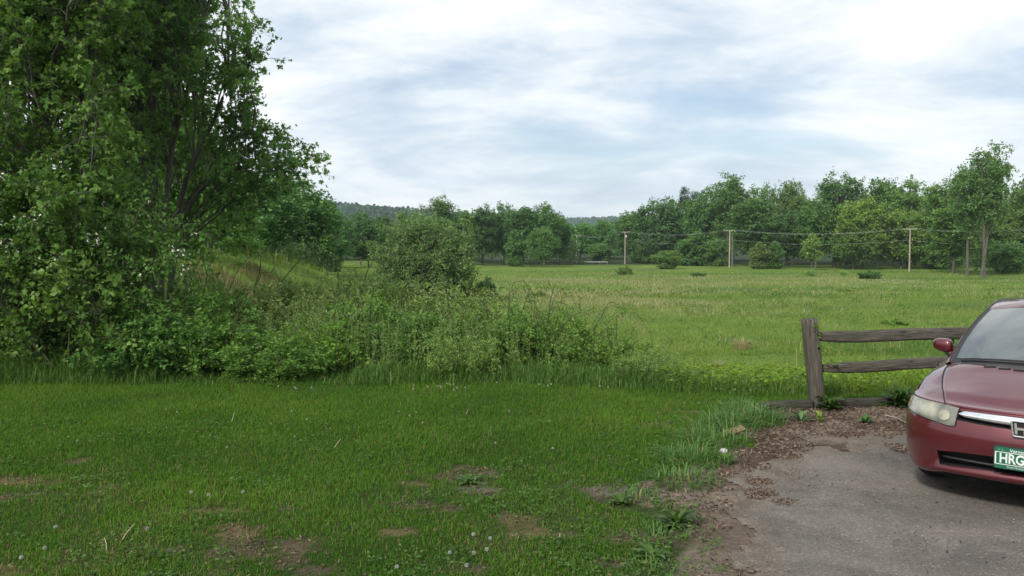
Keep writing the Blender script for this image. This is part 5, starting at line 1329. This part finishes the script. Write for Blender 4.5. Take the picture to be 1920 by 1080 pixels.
# emblem
em = Acc(); def_ = [(-.050, .712), (.050, .712), (.056, .700), (.046, .620), (.036, .607), (-.036, .607), (-.046, .620), (-.056, .700), (-.050, .712), (.050, .712)]
th = np.array(def_); uu = np.arange(len(th)); sm_ = herm(uu, th)(np.linspace(0, 8, 49)); u0 = -.012
em.add(*tubes(np.stack([np.full(49, u0), sm_[:, 0], sm_[:, 1]], 1), np.full(49, .0062), 8))
eo = link('badge', em.mesh('badge', M_chrome, True), car)
def slab(name, pts, u, th_, mat, parent):
    n_ = len(pts); V_ = [[u, p_[0], p_[1]] for p_ in pts] + [[u + th_, p_[0], p_[1]] for p_ in pts]
    bm = bmesh.new(); q_ = [bm.verts.new(x) for x in V_]; bm.faces.new(q_[:n_]); bm.faces.new(q_[n_:][::-1])
    for k in range(n_): bm.faces.new([q_[k], q_[n_ + k], q_[n_ + (k + 1) % n_], q_[(k + 1) % n_]])
    bmesh.ops.recalc_face_normals(bm, faces=bm.faces); me_ = bpy.data.meshes.new(name); bm.to_mesh(me_); bm.free(); me_.materials.append(mat)
    return link(name, me_, parent)
slab('badge_back', [tuple(x) for x in sm_[:-1:2] * np.array([.97, 1]) ], u0 + .006, .03, M_seam, eo)
Hs = [(-.040, .698), (-.026, .698), (-.021, .668), (.021, .668), (.026, .698), (.040, .698), (.033, .621), (.019, .621), (.0185, .652), (-.0185, .652), (-.019, .621), (-.033, .621)]
slab('badge_letter', Hs, u0 - .004, .012, M_chrome, eo)

# number plate and its lettering
pw, z0_, z1_ = .1524, .368, .520
def rr(w, a, b_, r=.012):
    o = []
    for cx, cy, s_ in ((w - r, b_ - r, 0), (-w + r, b_ - r, 90), (-w + r, a + r, 180), (w - r, a + r, 270)):
        for k in range(5): an = R(s_ + k * 22.5); o.append((cx + r * math.cos(an), cy + r * math.sin(an)))
    return o
M_pgreen = plain('plate_green', (.008, .10, .055), .45); M_pwhite = plain('plate_white', (.62, .66, .62), .45)
slab('plate_holder', rr(pw + .008, z0_ - .004, z1_ + .010, .014), -.014, .03, M_black, car)
po_ = slab('number_plate', rr(pw, z0_, z1_), -.020, .004, M_pgreen, car)
uP = -.0205
slab('border_line', rr(pw - .002, z1_ - .0385, z1_ - .034, .0005), uP - .001, .002, M_pwhite, po_); slab('border_line', rr(pw - .002, z0_ + .0285, z0_ + .033, .0005), uP - .001, .002, M_pwhite, po_)
for s_ in (1, -1): slab('border_line', [(s_ * (pw - .0015), z0_ + .0335), (s_ * (pw - .0015), z1_ - .039), (s_ * (pw - .0095), z1_ - .039), (s_ * (pw - .0095), z0_ + .0335)], uP - .001, .002, M_pwhite, po_)
for v_, z_ in ((.126, z1_ - .019), (.105, z1_ - .019)): slab('plate_mark', [(v_ + .006 * math.cos(k * .785), z_ + .006 * math.sin(k * .785)) for k in range(8)], uP - .001, .002, plain('plate_pale_green', (.06, .25, .15), .5), po_)
def text(body, v, z, size, sx, name, bold=0.0, align='LEFT'):
    c_ = bpy.data.curves.new(name, 'FONT'); c_.body = body; c_.size = size; c_.align_x = align; c_.extrude = .0006; c_.offset = bold
    o = bpy.data.objects.new(name, c_); COL.objects.link(o); o.parent = po_
    o.matrix_local = Matrix(((0, 0, -1, uP - .0012), (-1 * sx, 0, 0, v), (0, 1, 0, z), (0, 0, 0, 1)))
    bpy.context.view_layer.update(); me_ = bpy.data.meshes.new_from_object(o.evaluated_get(bpy.context.evaluated_depsgraph_get())); mt = o.matrix_local.copy()
    bpy.data.objects.remove(o); me_.materials.clear(); me_.materials.append(M_pwhite); q = link(name, me_, po_); q.matrix_local = mt; return q
text('Vermont', 0, z1_ - .029, .029, 1.15, 'state_name', .0004, 'CENTER')
text('HRG', .1245, z0_ + .043, .094, .80, 'plate_letters', .0022); text('1', -.022, z0_ + .043, .094, .80, 'plate_digit', .0022)
text('Green Mountain State', 0, z0_ + .010, .017, 1.0, 'plate_motto', 0, 'CENTER')

# headlights
for s_ in (1, -1):
    ts = np.linspace(.485, .972, 26); Pg = []
    zb_ = herm([.48, .54, .62, .8, .97], [.612, .604, .612, .628, .648]); zt_ = herm([.48, .6, .8, .97], [.727, .736, .739, .738])
    for a in ts:
        lo, hi = zb_(a), zt_(a); Pg.append([Sf(a, lo + (hi - lo) * q) * np.array([1, s_, 1]) for q in np.linspace(0, 1, 12)])
    h_ = grid_mesh('headlight', Pg, M_lens, car, .007, flip=(s_ > 0))
    A_, Q_ = np.meshgrid(np.linspace(0, 1, 26), np.linspace(0, 1, 12), indexing='ij'); tv = .30 + .75 * np.exp(-((A_ - .55) / .22) ** 2 - ((Q_ - .6) / .38) ** 2) + .25 * np.exp(-((A_ - .85) / .1) ** 2) - .25 * np.exp(-((A_ - .28) / .05) ** 2) - .2 * (Q_ < .1)
    at_ = h_.data.attributes.new('tint', 'FLOAT', 'POINT'); at_.data.foreach_set('value', np.clip(tv, 0, 1).astype(np.float32).ravel())
    Pg = np.array(Pg); ol = np.concatenate([Pg[:, 0], Pg[-1, 1:], Pg[::-1, -1][1:], Pg[0, ::-1][1:]])
    nr = np.array([-.004, .001 * s_, .0]); g_ = Acc(); g_.add(*tubes(ol + nr, np.full(len(ol), .0042), 5)); link('seal', g_.mesh('seal', M_seam, True), h_)
    c_ = Sf(.585, .668) * np.array([1, s_, 1]); e1 = norm(Sf(.62, .668) - Sf(.55, .668)) * np.array([1, s_, 1]); e2 = norm(Sf(.585, .70) - Sf(.585, .64)) * np.array([1, s_, 1]); nn_ = norm(np.cross(e1, e2)); nn_ = nn_ * (-1 if nn_[0] > 0 else 1)
    rr_ = np.linspace(0, .043, 6); an = np.linspace(0, 2 * np.pi, 25)
    Pg2 = [[c_ + nn_ * (.010 + .010 * (1 - (r_ / .043) ** 2)) + (e1 * math.cos(q) + e2 * math.sin(q)) * r_ for q in an] for r_ in rr_]
    grid_mesh('projector_lens', Pg2, M_proj, h_)
    rg_ = Acc(); rg_.add(*tubes(np.array([c_ + nn_ * .009 + (e1 * math.cos(q) + e2 * math.sin(q)) * .046 for q in an]), np.full(25, .004), 6)); link('lens_ring', rg_.mesh('lens_ring', plain('dull_ring', (.22, .215, .18), .4), True), h_)
    ts = np.linspace(.935, .968, 6); Pg3 = [[Sf(a, zb_(a) + (zt_(a) - zb_(a)) * q) * np.array([1, s_, 1]) for q in np.linspace(.12, .85, 8)] for a in ts]
    grid_mesh('side_marker', Pg3, M_amber, h_, .010, flip=(s_ > 0))

# bonnet panel with its shut line
seam = herm([0, .2, .45, .75, 1.0], [.520, .575, .640, .688, .702])
u_end = lambda v: .845 + .22 * (np.abs(v) / .70) ** 2.4
aa, bb = np.linspace(-1, 1, 41), np.linspace(0, 1, 30); Pg = np.zeros((30, 41, 3))
for i, q in enumerate(bb):
    v = aa * float(seam(q)); us = UIN[-1] + corner(np.abs(v) / WK[-1]) + .004; u = us + q * (u_end(v) - us)
    lift = .007 + .012 * np.exp(-((np.abs(v) - .36) / .10) ** 2) * q * 0
    Pg[i] = np.stack([u, v, top_z(u, v) + lift], 1)
rim = np.concatenate([Pg[:1] + np.array([.012, 0, -.022]), Pg, Pg[-1:] + np.array([0, 0, -.02])], 0)
rim = np.concatenate([rim[:, :1] + np.array([0, 0, -.012]), rim, rim[:, -1:] + np.array([0, 0, -.012])], 1)
grid_mesh('bonnet', rim, M_paint, car, flip=True)
for s_ in (0, -1):
    g_ = Acc(); ln = Pg[:, s_].copy(); ln[:, 2] -= .004; ln[:, 1] += .004 * (1 if s_ else -1); g_.add(*tubes(ln, np.full(30, .0045), 5)); link('shut_line', g_.mesh('shut_line', M_seam, True), car)

# cabin -----------------------------------------------------------------
BASE = np.array([(.935, 0, .982), (.985, .40, .975), (1.125, .655, .952), (1.165, .708, .956), (1.36, .775, .925), (2.3, .805, .92), (3.15, .795, .935), (3.58, .745, .955), (3.76, .62, .99), (3.88, .33, 1.03), (3.90, 0, 1.035)])
TOPR = np.array([(1.885, 0, 1.392), (1.905, .32, 1.384), (1.955, .535, 1.358), (2.03, .578, 1.366), (2.22, .588, 1.388), (2.55, .592, 1.402), (2.95, .575, 1.395), (3.15, .545, 1.372), (3.22, .48, 1.362), (3.27, .30, 1.378), (3.28, 0, 1.382)])
def mir(a): return np.concatenate([a[1:2] * np.array([1, -1, 1]), a, a[-2:-1] * np.array([1, -1, 1])])
mm = np.arange(-1, 12); fB, fT = herm(mm, mir(BASE)), herm(mm, mir(TOPR))
def GH(m, q):
    m = np.asarray(m, float); s_ = np.sign(m); s_ = np.where(s_ == 0, 1, s_); a = np.abs(m); Bq, Tq = fB(a), fT(a)
    q = np.asarray(q, float)[..., None]; pt = Bq * (1 - q) + Tq * q
    out_ = Bq - np.array([2.4, 0, 0]); out_[..., 2] = 0; out_ = norm(out_ * np.array([.45, 1, 0]))
    pt = pt + out_ * (.028 * 4 * q * (1 - q)) + np.array([0, 0, 1]) * (.018 * 4 * q * (1 - q))
    pt[..., 1] *= s_; return pt
ms = np.concatenate([np.linspace(-10, 10, 161)]); qs = np.linspace(-.03, 1, 14)
Mg, Qg = np.meshgrid(ms, qs, indexing='ij'); cab = GH(Mg, Qg)
lam = np.linspace(0, 1, 9)[1:]; ring = cab[:, -1]; spine = np.stack([np.clip(ring[:, 0], 2.15, 3.0), 0 * ring[:, 0], np.full(len(ring), 1.448)], 1)
roof = np.stack([np.stack([ring[:, 0] * (1 - l) + spine[:, 0] * l, ring[:, 1] * (1 - l), ring[:, 2] + (spine[:, 2] - ring[:, 2]) * (1 - (1 - l) ** 2.2)], 1) for l in lam], 1)
cab = np.concatenate([cab, roof], 1)
co = grid_mesh('cabin', cab, M_paint, car, flip=False)
def gpatch(name, m0, m1, q0, q1, mat, off, nm=40, nq=14, parent=car, shape=None):
    M_, Q_ = np.meshgrid(np.linspace(m0, m1, nm), np.linspace(q0, q1, nq), indexing='ij')
    if shape is not None: M_, Q_ = shape(M_, Q_)
    Pg = GH(M_, Q_); c_ = Pg.mean((0, 1)); nrm = np.cross(Pg[1, 0] - Pg[0, 0], Pg[0, 1] - Pg[0, 0]); flip = np.dot(nrm, c_ - np.array([2.4, 0, .9])) < 0
    return grid_mesh(name, Pg, mat, parent, off, flip=bool(flip))
wo = gpatch('windscreen_surround', -2.62, 2.62, -.02, .985, M_black, .003, 81)
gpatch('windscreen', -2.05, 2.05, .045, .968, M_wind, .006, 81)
for s_ in (1, -1):
    def sh(M_, Q_, s_=s_):
        return M_, Q_
    gpatch('side_window', s_ * 4.30, s_ * 5.05, .10, .90, M_glass, .004, 24); gpatch('side_window', s_ * 5.15, s_ * 6.75, .10, .90, M_glass, .004, 24)
    g_ = Acc(); q_ = np.linspace(-.02, 1, 24); l1_ = GH(np.full(24, 3.02 * s_), q_); m2 = np.linspace(3.02, 7.5, 24)[1:] * s_; l2_ = GH(m2, np.ones(23)); ln = np.concatenate([l1_, l2_])
    ln = ln + norm(ln - np.array([2.4, 0, .8])) * .002; g_.add(*tubes(ln, np.full(len(ln), .0075), 6)); link('roof_trim', g_.mesh('roof_trim', M_black, True), car)
gpatch('rear_window', 8.6, 10, .08, .94, M_glass, .004, 30); gpatch('rear_window', -8.6, -10, .08, .94, M_glass, .004, 30)

# cowl, vents, wipers
aa = np.linspace(-1, 1, 41); Pg = []
for q in np.linspace(0, 1, 5):
    v = aa * .69; u1 = np.interp(np.abs(v), BASE[:4, 1], BASE[:4, 0]) + .02; u0_ = u_end(v) + .006; u = u0_ + q * (u1 - u0_); Pg.append(np.stack([u, v, top_z(u, v) + .004], 1))
grid_mesh('cowl', Pg, plain('cowl_plastic', (.05, .045, .047), .6), car, flip=True)
vt = Acc()
for v0 in np.arange(-.38, .39, .105):
    for k in range(2):
        pa = np.array([u_end(v0) - .035 + .014 * k, v0 - .042, 0]); pb_ = pa + [0, .084, 0]
        for p_ in (pa, pb_): p_[2] = top_z(p_[0], p_[1]) + .008
        vt.add(*tubes(np.array([pa, pb_]), np.full(2, .005), 4))
link('cowl_vent', vt.mesh('cowl_vent', M_seam), car)
for y0, y1, d_ in ((.60, -.02, 0), (-.02, -.62, .03)):
    n_ = 14; s = np.linspace(0, 1, n_); v = y0 + (y1 - y0) * s; u = np.interp(np.abs(v), BASE[:4, 1], BASE[:4, 0]) - .012 + d_ * np.sin(s * 3.14) - .03 * (1 - s) ; z = top_z(u, v) + .022 + .012 * s
    w_ = Acc(); w_.add(*tubes(np.stack([u, v, z], 1), np.linspace(.012, .008, n_), 6)); w_.add(*tubes(np.stack([u + .02, v, z + .012], 1), np.full(n_, .006), 4)); link('wiper', w_.mesh('wiper', M_black, True), car)

# mirrors
for s_ in (1, -1):
    th, ph = np.meshgrid(np.linspace(-np.pi / 2, np.pi / 2, 15), np.linspace(0, 2 * np.pi, 29), indexing='ij')
    ex = lambda w_, p_: np.sign(w_) * np.abs(w_) ** p_
    X_ = ex(np.cos(th), .7) * ex(np.cos(ph), .8); Z_ = ex(np.cos(th), .7) * ex(np.sin(ph), .75); Y_ = ex(np.sin(th), .75)
    tap = 1 - .22 * (Y_ + 1) / 2
    Pg = np.stack([1.52 + X_ * .062 + .02 * Y_, (.852 + Y_ * .086) * s_, 1.045 + Z_ * .064 * tap + .004 * Y_ - .016 * (Z_ < 0) * (1 - Y_) * .5], -1)
    mo = grid_mesh('mirror', Pg, M_paint, car, flip=(s_ < 0))
    n_ = Acc(); n_.add(*tubes(np.array([[1.50, .745 * s_, .945], [1.50, .78 * s_, .965], [1.51, .815 * s_, 1.0]]), np.array([.045, .034, .03]), 10)); link('mirror_foot', n_.mesh('mirror_foot', M_black, True), mo)
    gp = np.array([[[1.585, (.852 + a * .075) * s_, 1.045 + b_ * .048] for b_ in (-1, 0, 1)] for a in (-1, 0, 1)]); grid_mesh('mirror_glass', gp, M_glass, mo, flip=(s_ > 0))

# wheels, underbody, doors' lines, lamps at the tail
for c_ in WH:
    for s_ in (1, -1):
        th, ph = np.meshgrid(np.linspace(0, 2 * np.pi, 41), np.linspace(0, 2 * np.pi, 13), indexing='ij')
        rr_ = .258 + .058 * ex(np.cos(ph), .6); yy_ = .098 * ex(np.sin(ph), .6)
        t_ = grid_mesh('wheel', np.stack([c_ + rr_ * np.cos(th), .755 * s_ + yy_, .316 + rr_ * np.sin(th)], -1), M_rubber, car)
        prof = [(.215, .085), (.205, .05), (.20, .0)]
        rim_ = Acc(); an = np.linspace(0, 2 * np.pi, 41); Pr = np.array([[[c_ + r_ * math.cos(q), (.755 + y_) * s_, .316 + r_ * math.sin(q)] for q in an] for r_, y_ in ((.222, .088), (.21, .08), (.20, .03))])
        grid_mesh('rim', Pr, M_alloy, t_)
        sp_ = Acc()
        for k in range(7):
            q = k * 2 * np.pi / 7; sp_.add(*tubes(np.array([[c_, (.755 + .07) * s_, .316], [c_ + .21 * math.cos(q), (.755 + .075) * s_, .316 + .21 * math.sin(q)]]), np.array([.03, .018]), 6))
        link('spokes', sp_.mesh('spokes', M_alloy, True), t_)
def boxm(name, lo, hi, mat, parent):
    bm = bmesh.new(); bmesh.ops.create_cube(bm, size=1)
    for v in bm.verts: v.co = Vector([lo[k] + (hi[k] - lo[k]) * (v.co[k] + .5) for k in range(3)])
    me_ = bpy.data.meshes.new(name); bm.to_mesh(me_); bm.free(); me_.materials.append(mat); return link(name, me_, parent)
boxm('underbody', (.26, -.60, .19), (4.3, .60, .62), M_seam, car)
for s_ in (1, -1):
    for ud in (1.36, 2.36, 3.25):
        g_ = Acc(); z_ = np.linspace(.22 if ud < 3 else .68, .90, 12); w_ = np.interp((z_ - .165) / (ze(ud) - .165), frac1, WK) + .001; g_.add(*tubes(np.stack([np.full(12, ud), w_ * s_, z_], 1), np.full(12, .004), 4)); link('door_gap', g_.mesh('door_gap', M_seam), car)
    for ud in (2.12, 3.02): 
        g_ = Acc(); g_.add(*tubes(np.array([[ud, .872 * s_, .77], [ud + .03, .89 * s_, .772], [ud + .15, .89 * s_, .775], [ud + .18, .868 * s_, .777]]), np.full(4, .011), 6)); link('door_handle', g_.mesh('door_handle', M_paint, True), car)
    tl = [[4.49 - UIN[9] * .9 - .42 / DD * corner(np.array(a)) + .012, a * WK[8] * s_, z_] for a in (.55,) for z_ in (0,)]
    Pg = [[[4.49 - .05 - .42 / DD * float(corner(np.array(a))), a * .868 * s_, z_] for z_ in np.linspace(.66, .86, 6)] for a in np.linspace(.55, .96, 14)]
    grid_mesh('tail_light', Pg, plain('red_lens', (.3, .01, .012), .2, 0, 1), car, .012 if s_ > 0 else -.012)

# ------------------------------------------------------------------ sky, sun, air, camera
w = bpy.data.worlds.new('World'); scene.world = w; w.use_nodes = True
t = NT(w); t.n.clear(); SUN_EL, SUN_AZ = R(38), R(-146)          # azimuth from +Y, negative to the left
sky = t.n.new('ShaderNodeTexSky'); sky.sky_type = 'NISHITA'; sky.sun_disc = False; sky.sun_elevation = SUN_EL; sky.sun_rotation = SUN_AZ; sky.air_density = 1.0; sky.dust_density = 1.5
tc = t.n.new('ShaderNodeTexCoord'); sep = t.n.new('ShaderNodeSeparateXYZ'); t.lk(tc.outputs['Generated'], sep.inputs[0])
def mth(op, a, b_=None):
    m = t.n.new('ShaderNodeMath'); m.operation = op
    for i, v in enumerate((a, b_)):
        if v is None: continue
        if hasattr(v, 'node'): t.lk(v, m.inputs[i])
        else: m.inputs[i].default_value = v
    return m.outputs[0]
zz = mth('ADD', mth('MAXIMUM', sep.outputs[2], 0.0), .21)
cmb = t.n.new('ShaderNodeCombineXYZ'); t.lk(mth('DIVIDE', sep.outputs[0], zz), cmb.inputs[0]); t.lk(mth('DIVIDE', sep.outputs[1], zz), cmb.inputs[1])
mp = t.n.new('ShaderNodeMapping'); t.lk(cmb.outputs[0], mp.inputs[0]); mp.inputs['Scale'].default_value = (.7, .9, 1); mp.inputs['Location'].default_value = (9.3, 3.9, 0); mp.inputs['Rotation'].default_value = (0, 0, R(20))
nA = t.noise(1.0, 8, .58, mp.outputs[0], .35); nB = t.noise(2.2, 10, .61, mp.outputs[0], .3); nC = t.noise(.30, 3, .5, mp.outputs[0])
cov = t.ramp(mth('ADD', mth('MULTIPLY', nA, .65), mth('MULTIPLY', nC, .35)), [(.30, 0.0), (.43, .9), (.56, 1.0)])
shade = t.ramp(mth('ADD', mth('MULTIPLY', nB, .55), mth('MULTIPLY', nA, .45)), [(.36, (.36, .46, .59)), (.435, (.51, .595, .69)), (.495, (.69, .74, .78)), (.56, (.84, .855, .86)), (.65, (.95, .945, .93))])
hz = t.ramp(sep.outputs[2], [(.0, 1.0), (.16, .35), (.34, 0.0)])
shade = t.mix(mth('MULTIPLY', hz, .55), shade, (.70, .765, .82))
b1 = t.n.new('ShaderNodeBackground'); t.lk(sky.outputs[0], b1.inputs[0]); b1.inputs[1].default_value = .11
b2 = t.n.new('ShaderNodeBackground'); t.lk(shade, b2.inputs[0]); b2.inputs[1].default_value = 1.0
mx = t.n.new('ShaderNodeMixShader'); t.lk(cov, mx.inputs[0]); t.lk(b1.outputs[0], mx.inputs[1]); t.lk(b2.outputs[0], mx.inputs[2])
out = t.n.new('ShaderNodeOutputWorld'); t.lk(mx.outputs[0], out.inputs[0])

ld = bpy.data.lights.new('sun', 'SUN'); ld.energy = 3.0; ld.angle = R(8); ld.color = (1, .96, .88)
lo = bpy.data.objects.new('sun', ld); COL.objects.link(lo)
dirv = Vector((math.sin(SUN_AZ) * math.cos(SUN_EL), math.cos(SUN_AZ) * math.cos(SUN_EL), math.sin(SUN_EL)))
lo.rotation_euler = dirv.to_track_quat('Z', 'Y').to_euler()

bm = bmesh.new(); bmesh.ops.create_cube(bm, size=1)
for v in bm.verts: v.co = Vector((v.co.x * 6000, 1360 + v.co.y * 2860, -14 + (v.co.z + .5) * 124))
me = bpy.data.meshes.new('haze'); bm.to_mesh(me); bm.free()
hm, t2, b_, o2 = material('air'); t2.n.remove(b_); pv = t2.n.new('ShaderNodeVolumePrincipled'); pv.inputs['Density'].default_value = .00014; pv.inputs['Color'].default_value = (.72, .82, .92, 1); pv.inputs['Anisotropy'].default_value = .2
t2.lk(pv.outputs[0], o2.inputs['Volume']); me.materials.append(hm)
link('haze', me, kind='stuff', label='thin bluish haze in the air over the meadow', cat='haze')

cd = bpy.data.cameras.new('camera'); cd.sensor_width = 36; cd.sensor_fit = 'HORIZONTAL'; cd.lens = 36 * F / 1920; cd.clip_start = .05; cd.clip_end = 12000
cam = bpy.data.objects.new('camera', cd); COL.objects.link(cam); cam.location = (0, 0, HC); cam.rotation_euler = (R(90) - PITCH, 0, 0); scene.camera = cam
scene.view_settings.view_transform = 'Standard'; scene.view_settings.look = 'None'; scene.view_settings.exposure = .40; scene.view_settings.gamma = 1; scene.view_settings.use_curve_mapping = False
scene.cycles.volume_bounces = 1; scene.cycles.max_bounces = 7; scene.cycles.transparent_max_bounces = 8; scene.cycles.use_denoising = True
